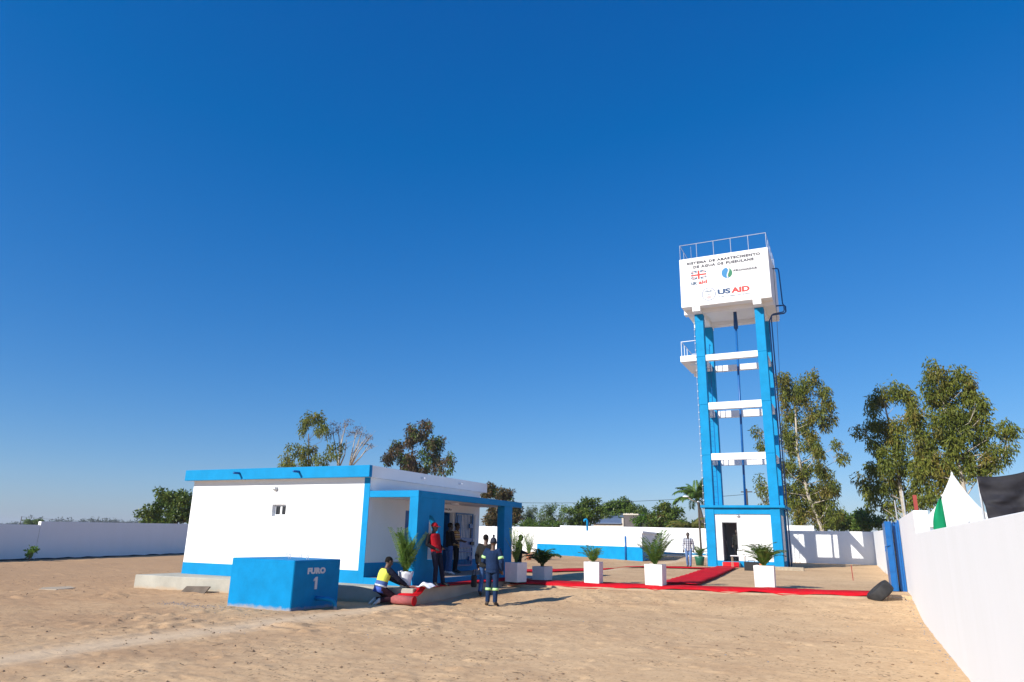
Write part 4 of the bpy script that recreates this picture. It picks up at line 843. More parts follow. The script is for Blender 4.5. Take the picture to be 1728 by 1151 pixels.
def person(label, loc, heading, J, height=1.75, skin='skin', garments=(), hairdo='short', group='people at the opening', cap=None, hands=(.5, .5)):
    """garments: (name, material, kind, options)"""
    k = height/1.75
    rt = thing('person', label, 'person', loc, math.atan2(-heading[0], heading[1]), group); rt.scale = (k, k, k)
    m = MB(); m.loft(torso_rings(J, -.012), 0, 14)
    for s in 'LR':
        a = J[s]; sg = -1 if s == 'L' else 1
        m.tube([Vector(J['C']).lerp(Vector(J['N']), .55).lerp(Vector(a['S']), .3)] + limb_pts(a['S'], a['E'], a['W']), [.05, .052, .048, .044, .042, .038, .037, .036, .031, .026], 8)
        m.tube([Vector(J['P']).lerp(Vector(a['Hp']), .6)] + limb_pts(a['Hp'], a['K'], a['A']), [.085, .083, .078, .068, .060, .052, .052, .050, .040, .033], 8)
        A, Tt = Vector(a['A']), Vector(a['T']); m.tube([A+Vector((0, 0, 0)), A.lerp(Tt, .3)-Vector((0, 0, .02)), Tt], [.034, .036, .026], 8)
        hand(m, a['E'], a['W'], hands[0 if s == 'L' else 1], -sg)
    Hd, f, r, u = head(m, J)
    body = rmesh(m, 'body', skin, rt, .0095)
    # eyes
    for s in (-1, 1):
        e = MB().ball(Hd+f*.083+u*.015+r*s*.03, .011, .011, .009, 8, 5).build('eye', 'eye', rt, True, world=False)
    if hairdo == 'short':
        h = MB(); rings = [(Hd+u*z+f*(dy-.006), r*a, f*b) for z, a, b, dy in ((-.03, .074, .086, -.014), (.03, .081, .100, -.010), (.07, .077, .098, -.010), (.10, .058, .075, -.012), (.125, .026, .034, -.012))]
        h.loft(rings, 0, 14).build('hair', 'hair', rt, True, world=False)
    elif hairdo == 'beanie':
        h = MB(); rings = [(Hd+u*z+f*dy, r*a, f*b) for z, a, b, dy in ((-.01, .088, .108, -.004), (.035, .092, .112, -.006), (.04, .089, .108, -.006), (.09, .080, .098, -.008), (.13, .055, .066, -.010), (.15, .02, .024, -.010))]
        h.loft(rings, 0, 16); h.ball(Hd+u*.185-f*.01, .036, .036, .04, 10, 6); h.build('beanie', 'grey_cap', rt, True, world=False)
    elif hairdo == 'cap':
        h = MB(); rings = [(Hd+u*z+f*dy, r*a, f*b) for z, a, b, dy in ((.015, .085, .108, -.004), (.06, .083, .104, -.006), (.10, .068, .084, -.008), (.135, .03, .036, -.010))]
        h.loft(rings, 0, 16)
        h.loft([(Hd+f*.07+u*.03, r*.075, u*.008), (Hd+f*.14+u*.02, r*.065, u*.006), (Hd+f*.185+u*.008, r*.03, u*.004)], 0, 12); h.build('cap', cap or 'red_shirt', rt, True, world=False)
    for g in garments:
        nm, mt, kind = g[:3]; op = g[3] if len(g) > 3 else {}
        m = MB(); off = op.get('off', .014)
        if kind == 'top':
            m.loft(torso_rings(J, off, op.get('t0', .15), op.get('t1', .92), op.get('fat', 1)), 0, 14)
            if op.get('skirt', 0):
                R0 = torso_rings(J, off, .15, .15)[0]; up = (Vector(J['N'])-Vector(J['P'])).normalized(); m.loft([(R0[0]-up*op['skirt'], R0[1]*1.02, R0[2]*1.02), R0], 0, 14)
            for s in op.get('arms', 'LR'):
                a = J[s]; pts = limb_pts(a['S'], a['E'], Vector(a['W']).lerp(Vector(a['E']), op.get('cuff', .06)))
                rr = [.070, .064, .060, .056, .054, .050, .048, .045, .043]
                if op.get('short'): pts = pts[:5]; rr = rr[:5]
                m.tube([Vector(J['C']).lerp(Vector(J['N']), .5).lerp(Vector(a['S']), .35)]+pts, [.075]+[q+off*.5 for q in rr], 10)
        elif kind == 'vest':
            m.loft(torso_rings(J, off, op.get('t0', .42), op.get('t1', .92)), 0, 14)
        elif kind == 'legs':
            m.loft(torso_rings(J, off, 0, .3), 0, 14)
            for s in op.get('legs', 'LR'):
                a = J[s]; pts = [Vector(J['P']).lerp(Vector(a['Hp']), .6)] + limb_pts(a['Hp'], a['K'], Vector(a['A']).lerp(Vector(a['K']), .02))
                m.tube(pts, [.098, .100, .094, .086, .078, .071, .070, .068, .064, .064], 10)
        elif kind == 'sleeves':
            for s in 'LR':
                a = J[s]; pts = limb_pts(a['S'], a['E'], Vector(a['W']).lerp(Vector(a['E']), .06)); m.tube(pts, [.070, .066, .062, .058, .056, .052, .050, .046, .044], 10)
        elif kind == 'shoe':
            for s in 'LR':
                a = J[s]; A, Tt = Vector(a['A']), Vector(a['T']); d = (Tt-A); d = d.normalized(); q = MB()
                up = Vector((0, 0, 1)) if abs(d.z) < .8 else Vector((0, -1, 0)); r_ = d.cross(up).normalized(); up = r_.cross(d)
                heel = A-d*.055
                q.loft([(heel+up*.0, r_*.03, up*.04), (A+up*.0, r_*.042, up*.06), (A.lerp(Tt, .45), r_*.046, up*.042), (A.lerp(Tt, .85), r_*.05, up*.033), (Tt+d*.05, r_*.03, up*.018)], 0, 12)
                sh = q.build('shoe', mt, rt, True, world=False)
            continue
        elif kind == 'band':                    # reflective ring round a limb: (limb side, seg, t, radius)
            s, seg, t, rad = op['at']; a = J[s]; p, q_ = (a['K'], a['A']) if seg == 'shin' else ((a['S'], a['E']) if seg == 'arm' else (a['E'], a['W']))
            p, q_ = Vector(p), Vector(q_); c = p.lerp(q_, t); d = (q_-p).normalized(); m.tube([c-d*.032, c+d*.032], rad, 14)
            m.build(nm, mt, rt, True, world=False); continue
        elif kind == 'waist':
            R = torso_rings(J, off, 0, 1); i = op['i']; t = op.get('t', .5); c = R[i][0].lerp(R[i+1][0], t); a1 = R[i][1].lerp(R[i+1][1], t); a2 = R[i][2].lerp(R[i+1][2], t); up = (R[i+1][0]-R[i][0]).normalized(); hh = op.get('h', .025)
            m.loft([(c-up*hh, a1, a2), (c+up*hh, a1, a2)], 0, 14); m.build(nm, mt, rt, True, world=False); continue
        rmesh(m, nm, mt, rt, .014)
    return rt
# worker kneeling over the carpet roll, back three-quarters to the viewer
person('person kneeling at the carpet roll in a yellow and blue hi-vis vest', (-11.36, 15.86, gz(-11.36, 15.9)+.01), (.45, .89), pose(P=(0, -.05, .36), C=(.02, .04, .67), N=(.03, .10, .85), Hd=(.02, .15, .99), look=(.1, .9, -.35),
    L=dict(S=(-.17, .08, .80), E=(-.14, .30, .58), W=(.04, .52, .46), Hp=(-.10, -.04, .36), K=(-.15, .34, .10), A=(-.12, -.10, .10), T=(-.12, -.22, .03)),
    R=dict(S=(.21, .08, .80), E=(.28, .32, .58), W=(.22, .56, .44), Hp=(.10, -.04, .36), K=(.17, .36, .12), A=(.12, -.10, .10), T=(.12, -.22, .03))), 1.84, 'skin',
    [('trousers', 'maroon', 'legs'), ('sweater', 'trouser_navy', 'top', dict(t0=.15, fat=1.08)), ('safety_vest', 'vest_yellow', 'vest', dict(off=.030, t0=.42, t1=.92)), ('vest_hem', 'vest_blue', 'waist', dict(i=1, t=.62, off=.034, h=.075)), ('reflective_band', 'silver', 'waist', dict(i=1, t=.40, off=.042, h=.02)), ('seat', 'seat_blue', 'waist', dict(i=0, t=.75, off=.03, h=.07)), ('shoe', 'sole', 'shoe')])
# red shirt man leaning on the fin
person('person in red shirt and red cap leaning back against the blue porch fin', (-10.68, 17.36, .42), (.75, -.1), pose(P=(0, .02, .93), C=(0, -.08, 1.25), N=(0, -.12, 1.45), Hd=(.0, -.10, 1.61), look=(-.35, .9, -.05),
    L=dict(S=(-.19, -.13, 1.40), E=(-.27, -.10, 1.10), W=(-.14, .12, 1.02), Hp=(-.095, .02, .90), K=(-.10, .14, .50), A=(-.13, .20, .09), T=(-.16, .36, .03)),
    R=dict(S=(.19, -.13, 1.40), E=(.27, -.12, 1.12), W=(.15, .11, 1.0), Hp=(.095, .02, .90), K=(.12, .12, .49), A=(.14, .12, .09), T=(.19, .28, .03))), 1.69, 'skin_deep',
    [('trousers', 'trouser_navy', 'legs'), ('shirt', 'red_shirt', 'top', dict(fat=1.14, skirt=.06, arms='')), ('jacket_sleeves', 'trouser_black', 'sleeves'), ('shoe', 'shoe_dark', 'shoe')], hairdo='cap')
# two at the doorway
person('person in dark clothes in the shade of the doorway, half hidden', (-11.88, 20.1, .57), (.55, .8), pose(L=dict(E=(-.25, .05, 1.15), W=(-.08, .25, 1.08)), R=dict(E=(.25, .05, 1.15), W=(.1, .25, 1.06))), 1.58, 'skin_deep',
    [('trousers', 'denim_mid', 'legs'), ('jacket', 'trouser_black', 'top', dict(skirt=.05)), ('shoe', 'cloth_white', 'shoe')])
person('person in a brown and cream striped shirt facing right by the barred gate', (-12.28, 21.22, .57), (.9, .3), pose(look=(-.2, 1, -.25), L=dict(E=(-.24, .06, 1.15), W=(-.12, .27, 1.10)), R=dict(E=(.24, .06, 1.15), W=(.14, .27, 1.10))), 1.60, 'skin_deep',
    [('trousers', 'trouser_black', 'legs'), ('striped_shirt', 'stripes', 'top', dict(short=True, skirt=.08)), ('shoe', 'shoe_dark', 'shoe')])
# man with bag, back view
E_ = person('person in charcoal jacket and jeans seen from behind, carrying a black bag', (-9.84, 18.72, gz(-9.84, 18.72)), (-.25, .95), pose(look=(.25, .97, 0), L=dict(E=(-.26, -.02, 1.13), W=(-.25, .06, .88), K=(-.10, .06, .50), A=(-.11, -.12, .10), T=(-.13, .05, .03)), R=dict(E=(.26, -.02, 1.13), W=(.25, .08, .9), K=(.10, .08, .5), A=(.11, .08, .09), T=(.12, .24, .03))), 1.68, 'skin',
    [('trousers', 'denim_mid', 'legs'), ('jacket', 'charcoal', 'top', dict(fat=1.12, off=.028, skirt=.14)), ('patch', 'denim', 'waist', dict(i=3, t=.2, off=.05, h=.001)), ('shoe', 'shoe_dark', 'shoe')])
for c in list(E_.children):
    if c.name.startswith('patch'): bpy.data.objects.remove(c)
bg_ = thing('shoulder_bag', 'black bag hanging low beside the man in the charcoal jacket', 'bag', (-10.35, 18.72, .42))
MB().box(-10.26, -10.10, 18.64, 18.76, gz(-10.2, 18.7)+.20, gz(-10.2, 18.7)+.54).build('bag_body', 'black', bg_, bevel=.03)
MB().tube([(-10.23, 18.69, .58), (-10.22, 18.71, .80), (-10.13, 18.70, .83), (-10.12, 18.69, .58)], .012, 6).build('strap', 'black', bg_)
# blue overalls, beanie, back view
person('person in navy overalls with lime bands and a pom-pom beanie, back turned', (-8.86, 17.28, gz(-8.86, 17.28)), (-.18, .97), pose(look=(-.1, .98, -.1), L=dict(E=(-.27, .0, 1.15), W=(-.10, .2, 1.03), K=(-.11, .03, .5), A=(-.12, .0, .09), T=(-.20, .15, .03)), R=dict(E=(.26, -.03, 1.13), W=(.24, .10, .90), K=(.10, .0, .5), A=(.10, -.03, .09), T=(.12, .13, .03))), 1.70, 'skin',
    [('trousers', 'navy', 'legs', dict(off=.03)), ('jacket', 'navy', 'top', dict(fat=1.08, off=.026, skirt=.10)), ('reflective_band', 'lime_tape', 'band', dict(at=('L', 'shin', .18, .083))), ('reflective_band', 'lime_tape', 'band', dict(at=('R', 'shin', .18, .083))), ('reflective_band', 'lime_tape', 'band', dict(at=('L', 'arm', .62, .083))), ('reflective_band', 'lime_tape', 'band', dict(at=('R', 'arm', .62, .082))), ('shoe', 'shoe', 'shoe')], hairdo='beanie')
# dark figure behind the corner planter
person('person in dark olive clothing standing in the shade behind the tall corner planter', (-12.18, 26.0, gz(-12.18, 26.0)), (.9, .25), pose(P=(0, 0, .95), look=(0, .9, -.55), Hd=(0, .06, 1.62), L=dict(E=(-.25, .0, 1.13), W=(-.14, .26, 1.05)), R=dict(E=(.25, .0, 1.13), W=(.14, .26, 1.05))), 1.76, 'skin_deep',
    [('trousers', 'olive', 'legs'), ('jacket', 'olive', 'top', dict(fat=1.05, skirt=.08)), ('shoe', 'shoe_dark', 'shoe')])
# man walking towards the viewer
person('person in a black and white checked shirt and pale jeans walking towards the viewer', (-8.1, 38.0, gz(-8.1, 38.0)), (.15, -.98), pose(look=(0, 1, -.15), L=dict(E=(-.25, -.05, 1.14), W=(-.25, .04, .88), K=(-.09, .12, .52), A=(-.07, .12, .10), T=(-.08, .28, .03)), R=dict(E=(.25, -.03, 1.14), W=(.25, .02, .88), K=(.09, .0, .50), A=(.08, -.18, .12), T=(.08, -.04, .03))), 1.76, 'skin_deep',
    [('trousers', 'denim', 'legs'), ('checked_shirt', 'checks', 'top', dict(skirt=.12)), ('shoe', 'shoe', 'shoe')])
# somebody inside the tower room
person('person in dark clothes standing inside the tower doorway', (-6.22, 41.95, .70), (-.2, -.9), pose(L=dict(E=(-.25, .0, 1.13), W=(-.18, .2, 1.0))), 1.70, 'skin_deep',
    [('trousers', 'trouser_black', 'legs'), ('shirt', 'charcoal', 'top', dict(skirt=.06)), ('shoe', 'shoe_dark', 'shoe')])
dg = bpy.context.evaluated_depsgraph_get(); dg.update()
for o in REMESH:
    me_ = bpy.data.meshes.new_from_object(o.evaluated_get(dg)); old = o.data; o.modifiers.clear(); me_.name = old.name; o.data = me_; bpy.data.meshes.remove(old)
# ------------------------------------------------------------------ planters and potted palms
PLG = 'white square planters along the red carpet'
def planter(x, y, z, w_, h_, rot, label, dark=False):
    r = thing('square_planter', label, 'planter', (x, y, z), rot, PLG); a = w_/2; q = a-.03
    m = MB()
    m.add([(-a*.96,-a*.96,.0),(a*.96,-a*.96,.0),(a*.96,a*.96,.0),(-a*.96,a*.96,.0),(-a,-a,h_),(a,-a,h_),(a,a,h_),(-a,a,h_),(-q,-q,h_),(q,-q,h_),(q,q,h_),(-q,q,h_),(-q,-q,h_-.08),(q,-q,h_-.08),(q,q,h_-.08),(-q,q,h_-.08)],
          [(3,2,1,0),(0,1,5,4),(1,2,6,5),(2,3,7,6),(3,0,4,7),(4,5,9,8),(5,6,10,9),(6,7,11,10),(7,4,8,11),(8,9,13,12),(9,10,14,13),(10,11,15,14),(11,8,12,15)])
    m.build('box', 'planter', r, world=False, bevel=.008)
    MB().box(-q, q, -q, q, h_-.12, h_-.05).build('soil', 'soil', r, world=False)
    MB().box(-a*.9, a*.9, -a*.9, a*.9, -.03, .0).build('foot', 'black', r, world=False)
    return r
def frond_mesh(name, mat, L_, arch, lift, leaf, n=16, wid=.022, droop=.5):
    """pinnate frond: rachis from the origin rising then arching along +X, leaflets both sides"""
    m = MB(); pts = []
    for i in range(n+1):
        t = i/n; a = lift + (arch-lift)*t**1.5
        if i == 0: p = Vector((0, 0, 0))
        else: p = p + Vector((math.cos(a), 0, math.sin(a)))*(L_/n)
        pts.append(p.copy())
    m.tube(pts, [.009*(1-.8*i/n)*max(1, L_) for i in range(n+1)], 5)
    for i in range(int(n*.22), n+1):
        for sd in (-1, 1):
            for h in (0, .5):
                if i+h > n: continue
                t = (i+h)/n; a = pts[min(i, n-1)].lerp(pts[min(i+1, n)], h); d = (pts[min(i+1, n)]-pts[max(i-1, 0)]).normalized()
                ll = leaf*(1-.5*abs(t-.5)/.5)*random.uniform(.85, 1.1)
                side = Vector((0, sd, 0)); v = (d*.6 + side*1.05 + Vector((0, 0, random.uniform(.0, .25)))).normalized()
                tip = a+v*ll + Vector((0, 0, -droop*ll*.6)); mid = a+v*ll*.5+Vector((0, 0, .0)); up = d*wid
                m.add([a-up*.3, mid-up, tip, mid+up], [(0, 1, 2, 3)])
    return m.mesh(name, mat)
def palm(label, loc, specs, cat='plant', name='potted_palm', group=None, rot=None, rootcol='frond', stem_h=0, start=None):
    """specs: list of (mesh, count, tilt range (radians from the mesh's own pose), scale range)"""
    r = thing(name, label, cat, loc, 0, group); k = 0; tot = sum(s[1] for s in specs)
    for me_, cnt, (ta, tb), (sa, sb) in specs:
        for i in range(cnt):
            o = bpy.data.objects.new('frond', me_); COL.objects.link(o); o.parent = r
            az = 2*math.pi*(k*.381966)+random.uniform(-.25, .25); k += 1
            if start: az = start[k-1] if k-1 < len(start) else az
            o.rotation_euler = (random.uniform(-.2, .2), random.uniform(ta, tb), az); s = random.uniform(sa, sb); o.scale = (s, s, s)
            o.location = (random.uniform(-.04, .04), random.uniform(-.04, .04), stem_h)
    return r
FM = {
 'up': frond_mesh('frond', 'frond', 1.0, .75, 1.45, .23, 12, .017, .2), 'arch': frond_mesh('frond', 'frond', 1.0, -.15, 1.3, .27, 13, .017, .3),
 'low': frond_mesh('frond', 'frond', .8, .15, 1.15, .23, 11, .017, .3), 'dark': frond_mesh('frond', 'frond_dark', .95, -.5, 1.15, .26, 17, .019),
 'tall': frond_mesh('frond', 'frond', 1.15, 1.1, 1.5, .18, 14, .014, .2), 'coco': frond_mesh('frond', 'frond', 2.5, -.75, .95, .60, 28, .04, .9), 'coco_up': frond_mesh('frond', 'frond', 2.4, .35, 1.35, .55, 28, .04, .6), 'coco_dry': frond_mesh('frond', 'frond_dry', 2.6, -.6, 1.1, .55, 26, .04, .8),
 'banana': None,
}
ZP = .405
planter(-9.83, 20.78, .405, .50, .58, math.radians(-13), 'large white planter at the porch corner, leftmost of the row')
palm('tall thin-stemmed palm in the planter at the porch corner, in front of a dark-dressed man', (-9.83, 20.78, .92), [(FM['tall'], 9, (-.1, .22), (.7, 1.0)), (FM['up'], 5, (-.2, .3), (.4, .7))])
planter(-9.72, 22.62, gz(-9.72, 22.62)+.02, .50, .43, math.radians(-10), 'shaded white planter just behind the porch corner planter')
palm('dark drooping palm in the shaded planter behind the porch corner', (-9.72, 22.62, .80), [(FM['dark'], 14, (-.45, .1), (.7, 1.0)), (FM['low'], 8, (-.3, .2), (.7, 1.0))])
planter(-7.68, 21.95, .41, .50, .64, math.radians(4), 'white planter with a short bushy palm, standing mid-carpet between two taller palms')
palm('short bushy palm in the middle white planter on the front carpet', (-7.68, 21.95, 1.0), [(FM['low'], 14, (-.35, .25), (.55, .85)), (FM['up'], 5, (-.1, .2), (.5, .7))])
planter(-5.80, 22.32, .41, .55, .62, math.radians(0), 'white planter where the side carpet to the tower branches off')
palm('upright palm with spreading V of fronds in the planter by the carpet junction', (-5.80, 22.32, .98), [(FM['up'], 15, (-.12, .5), (.75, 1.2)), (FM['low'], 8, (-.3, .1), (.4, .7))])
planter(-2.80, 24.05, .41, .60, .64, math.radians(2), 'white planter nearest the gate, in front of the tower')
palm('wide arching palm in the planter in front of the tower, nearest the gate', (-2.80, 24.05, 1.0), [(FM['arch'], 22, (-.3, .3), (.75, 1.05)), (FM['low'], 12, (-.3, .2), (.6, .9)), (FM['up'], 6, (-.2, .2), (.5, .8))])
# palm in a pot wrapped in white cloth on the apron corner
WP = thing('wrapped_pot', 'pot wrapped in white cloth on the apron corner beside the blue porch fin', 'pot', (-11.04, 16.46, .402))
m = MB(); k = 18; rings = []
for i, (rr, zz) in enumerate(((.13, 0), (.15, .08), (.165, .2), (.185, .33), (.20, .40), (.17, .385), (.15, .36))):
    rings.append(((0, 0, zz), (rr, 0, 0), (0, rr, 0)))
m.loft(rings, 0, k)
m.v = [(x*(1+.09*math.sin(6*math.atan2(y, x)+z*9)), y*(1+.09*math.sin(7*math.atan2(y, x)-z*6)), z+.02*math.sin(5*math.atan2(y, x))*(z > .3)) for x, y, z in m.v]
m.build('cloth_wrap', 'cloth_white', WP, True, world=False); MB().tube([(0, 0, .30), (0, 0, .36)], .145, 12).build('soil', 'soil', WP, world=False)
palm('tall feathery green palm in the cloth-wrapped pot beside the porch fin', (-11.04, 16.46, .75), [(FM['tall'], 16, (-.08, .2), (.75, 1.15)), (FM['up'], 12, (-.25, .08), (.7, 1.15)), (FM['arch'], 6, (-.3, .05), (.45, .7))])
# green pot at the tower, terracotta pot at the back
gp = (-8.35, 42.0, gz(-8.35, 42.0))
tag(MB().tube([(gp[0], gp[1], gp[2]-.02), (gp[0], gp[1], gp[2]+.40), (gp[0], gp[1], gp[2]+.50)], [.20, .27, .29], 16).build('flower_pot', 'green_pot', None, True), 'dark green pot at the left foot of the tower', 'pot')
palm('drooping leafy palm in the green pot at the left foot of the tower', (gp[0], gp[1], gp[2]+.45), [(FM['arch'], 9, (-.2, .3), (.7, 1.05)), (FM['low'], 7, (-.3, .3), (.6, .9))])
tp = (-18.7, 41.4, gz(-18.7, 41.4))
tag(MB().tube([(tp[0], tp[1], tp[2]-.02), (tp[0], tp[1], tp[2]+.3), (tp[0], tp[1], tp[2]+.38)], [.13, .19, .21], 14).build('flower_pot', 'terracotta', None, True), 'terracotta pot far back in the yard near the blue banded reservoir', 'pot')
palm('slender light palm in the terracotta pot far back in the yard', (tp[0], tp[1], tp[2]+.3), [(FM['tall'], 9, (-.1, .3), (.9, 1.35)), (FM['up'], 4, (-.1, .3), (.7, 1.0))])

# ------------------------------------------------------------------ trees and shrubs
def leaf_cloud(cent, rad, count, ll, lw, hang=0., seed=1, flat=0.):
    """count leaves per cluster: 4-vertex pointed leaves scattered in ellipsoids; hang 0..1 = pendulous"""
    rg = np.random.default_rng(seed); C = np.repeat(np.asarray(cent, float), count, 0); R = np.repeat(np.asarray(rad, float), count, 0); N = len(C)
    d = rg.normal(size=(N, 3)); d /= np.linalg.norm(d, axis=1, keepdims=True); r_ = rg.random(N)**.45
    p = C + d*R*r_[:, None]
    ax = rg.normal(size=(N, 3)) + d*.6; ax[:, 2] -= hang*2.4; ax /= np.linalg.norm(ax, axis=1, keepdims=True)
    b = rg.normal(size=(N, 3)); b -= ax*(b*ax).sum(1, keepdims=True); b /= np.linalg.norm(b, axis=1, keepdims=True)
    l = ll*rg.uniform(.7, 1.3, N)[:, None]; w_ = lw*rg.uniform(.7, 1.25, N)[:, None]
    V = np.stack([p, p+ax*l*.45+b*w_*.5, p+ax*l, p+ax*l*.45-b*w_*.5], 1).reshape(-1, 3)
    return V
def quads(name, V, mat, parent=None, off=(0, 0, 0)):
    n = len(V)//4; me_ = bpy.data.meshes.new(name); me_.vertices.add(len(V)); me_.vertices.foreach_set('co', (V-np.array(off)).ravel())
    me_.loops.add(4*n); me_.loops.foreach_set('vertex_index', np.arange(4*n, dtype=np.int32)); me_.polygons.add(n); me_.polygons.foreach_set('loop_start', np.arange(0, 4*n, 4, dtype=np.int32))
    me_.materials.append(M[mat]); me_.update(calc_edges=True); o = bpy.data.objects.new(name, me_); COL.objects.link(o); o.parent = parent; return o
def tree(name, label, Y, lobes, mat, trunk, kind='dense', seed=1, bark='bark', per_m2=9, leaves=60, ll=.22, lw=.07, group=None, cat='tree', clus=.48, tr=.18, depth=1.0, mat2=None, frac2=.35, limbs=True, Ys=None):
    """crown clusters fill the lobes (x, z, half width, half height); limbs run from the trunk to every lobe"""
    rg = np.random.default_rng(seed); cl = []; rd = []; per_m2 *= 1.45; leaves = int(leaves*1.5); ll *= 1.08; lw *= 1.2
    if Ys: lobes = [(x*Y/Ys, EYE+(z-EYE)*Y/Ys, a*Y/Ys, b*Y/Ys) for x, z, a, b in lobes]
    tx, tz = trunk[0]                              # foot
    r = thing(name, label, cat, (tx, Y, gz(tx, Y)), 0, group); g = gz(tx, Y)
    lob3 = []
    for (x, z, a, b) in lobes:
        y = Y + rg.uniform(-.8, .8)*a*depth*1.1; lob3.append((x, y, z, a, b))
        n = max(2, int(per_m2*a*b*3.14))
        for i in range(n):
            d = rg.normal(size=3); d /= np.linalg.norm(d); q = rg.random()**.33
            cl.append((x+d[0]*a*q, y+d[1]*a*depth*q, z+d[2]*b*q)); rd.append((clus*rg.uniform(.6, 1.2), clus*rg.uniform(.6, 1.2), clus*(1.5 if kind == 'hang' else .8)*rg.uniform(.6, 1.2)))
    cl = np.array(cl); rd = np.array(rd)
    hang = .75 if kind == 'hang' else .15
    k = len(cl)
    if mat2:
        sel = rg.random(k) < frac2
        quads('crown', leaf_cloud(cl[~sel], rd[~sel], leaves, ll, lw, hang, seed), mat, r, r.location); quads('crown', leaf_cloud(cl[sel], rd[sel], leaves, ll, lw, hang, seed+1), mat2, r, r.location)
    else: quads('crown', leaf_cloud(cl, rd, leaves, ll, lw, hang, seed), mat, r, r.location)
    m = MB()
    path = [Vector((tx, Y, g-.2))] + [Vector((x, Y, z)) for x, z in trunk[1:]]
    nn = len(path); m.tube(path, [tr*(1-.75*i/(nn-1)) for i in range(nn)], 8)
    m.build('trunk', bark, r, True)
    if limbs:
        m = MB()
        for (x, y, z, a, b) in lob3:
            end = Vector((x, y, z-b*.2)); best = None
            for i in range(nn-1):
                for t in (0, .25, .5, .75):
                    p = path[i].lerp(path[i+1], t)
                    if p.z < end.z-.2 and (best is None or (p-end).length+max(0, 1.2-(end.z-p.z)) < best[0]): best = ((p-end).length+max(0, 1.2-(end.z-p.z)), p, i+t)
            if best is None: continue
            p = best[1]; rr = tr*(1-.75*best[2]/(nn-1))*.55
            q = p.lerp(end, .5)+Vector((0, 0, -.12*(end-p).length*.5)) + Vector(rg.normal(size=3)*.08*(end-p).length)
            m.tube([p, q, end], [rr*.7, rr*.4, rr*.16], 5)
            for s_ in range(3):
                e2 = end+Vector((rg.normal()*a*.6, rg.normal()*a*.6, abs(rg.normal())*b*.6)); m.tube([q.lerp(end, rg.uniform(.3, .9)), e2], [rr*.22, rr*.08], 4, caps=False)
        m.build('limbs', bark, r, True)
    return r
mid = lambda L_: float(np.mean([l[0] for l in L_]))
low = lambda L_: float(np.min([l[1]-l[3] for l in L_]))
GT = 'trees beyond the compound walls'
tree('mango_tree', 'rounded dark green tree at the left corner of the pump house', 40, LOBES_MANGO_L, 'leaf_mango', [(-48.5, 0), (-48.6, 1.6), (-49, 3.2)], 'dense', 3, per_m2=5, leaves=52, ll=.26, lw=.10, group=GT, clus=.50, tr=.25)
tree('gum_tree', 'open-crowned eucalyptus rising behind the left part of the pump house roof', 58, LOBES_GUM_A, 'leaf_gum', [(-52.3, 0), (-52.2, 5), (-52.0, 9), (-52.4, 12)], 'hang', 5, 'bark', per_m2=2.6, leaves=26, ll=.36, lw=.10, group=GT, clus=.45, mat2='leaf_gum_rust', frac2=.3)
pt = thing('bare_tree', 'nearly leafless pale tree with a pinkish top behind the pump house roof', 'tree', (-48.0, 60, gz(-48, 60)), 0, GT)
m = MB()
for base, tips in (((-49.6, 8.3), [(-50.9, 12.6), (-50.2, 12.9), (-49.0, 13.2), (-49.6, 12.0), (-48.6, 11.4)]), ((-48.2, 8.3), [(-47.6, 12.2), (-46.9, 12.5), (-46.2, 11.6), (-45.6, 11.9), (-45.4, 10.9), (-47.2, 11.3)])):
    m.tube([(-48.9, 60, .2), (-48.9+(base[0]+48.9)*.5, 60, 4.2), (base[0], 60, base[1])], [.28, .2, .13], 7)
    for i, (x, z) in enumerate(tips):
        q = (base[0]+(x-base[0])*.45, 60+.3*math.sin(i*2), base[1]+(z-base[1])*.52)
        m.tube([(base[0], 60, base[1]), q, (x, 60+.6*math.sin(i*3), z)], [.09, .06, .02], 6)
        for s_ in range(5): m.tube([Vector(q).lerp(Vector((x, 60, z)), random.uniform(.2, .9)), (x+random.uniform(-.7, .7), 60+random.uniform(-.5, .5), z+random.uniform(-.3, .6))], [.025, .008], 4, caps=False)
m.build('trunk', 'bark_pale', pt, True)
cl = []; rd = []
for (x, z, a, b) in LOBES_PALE:
    for i in range(int(6*a*b*3.1)+2): cl.append((x+random.uniform(-1, 1)*a, 60+random.uniform(-.6, .6), z+random.uniform(-1, 1)*b)); rd.append((.3, .3, .25))
quads('crown', leaf_cloud(cl, rd, 16, .26, .07, .3, 8), 'leaf_pink', pt, pt.location)
tree('gum_tree', 'brown tinged eucalyptus rising behind the right part of the pump house roof', 66, LOBES_BROWN, 'leaf_brown', [(-44.2, 0), (-44.3, 5.9), (-44.5, 9.7), (-44.1, 12.6)], 'hang', 7, 'bark', per_m2=2.9, leaves=36, ll=.36, lw=.11, group=GT, clus=.52, mat2='leaf_mango', frac2=.3, Ys=56)
tree('mango_tree', 'rusty brown leaved tree just behind the pump house, above the end column', 64, LOBES_MANGO_H, 'leaf_rusty', [(-32.3, 0), (-32.4, 2.6), (-32.6, 5)], 'dense', 9, per_m2=4.6, leaves=58, ll=.28, lw=.10, group=GT, clus=.5, mat2='leaf_mango', frac2=.3, Ys=58)
tree('casuarina_tree', 'feathery grey green pair of spires beyond the rear wall near the canopy end', 70, LOBES_FEATHER, 'leaf_grey', [(mid(LOBES_FEATHER), 0), (mid(LOBES_FEATHER), 2.4), (mid(LOBES_FEATHER), 4.0)], 'hang', 11, per_m2=9, leaves=34, ll=.24, lw=.035, group=GT, clus=.32, tr=.12)
tree('thorn_tree', 'flat spreading pale green thorn tree beyond the rear wall', 66, LOBES_THORN, 'leaf_grey', [(-26.6, 0), (-26.6, 1.8), (-26.5, 3.6)], 'dense', 13, per_m2=4.5, leaves=44, ll=.22, lw=.06, group=GT, clus=.45, mat2='leaf_bush', frac2=.5)
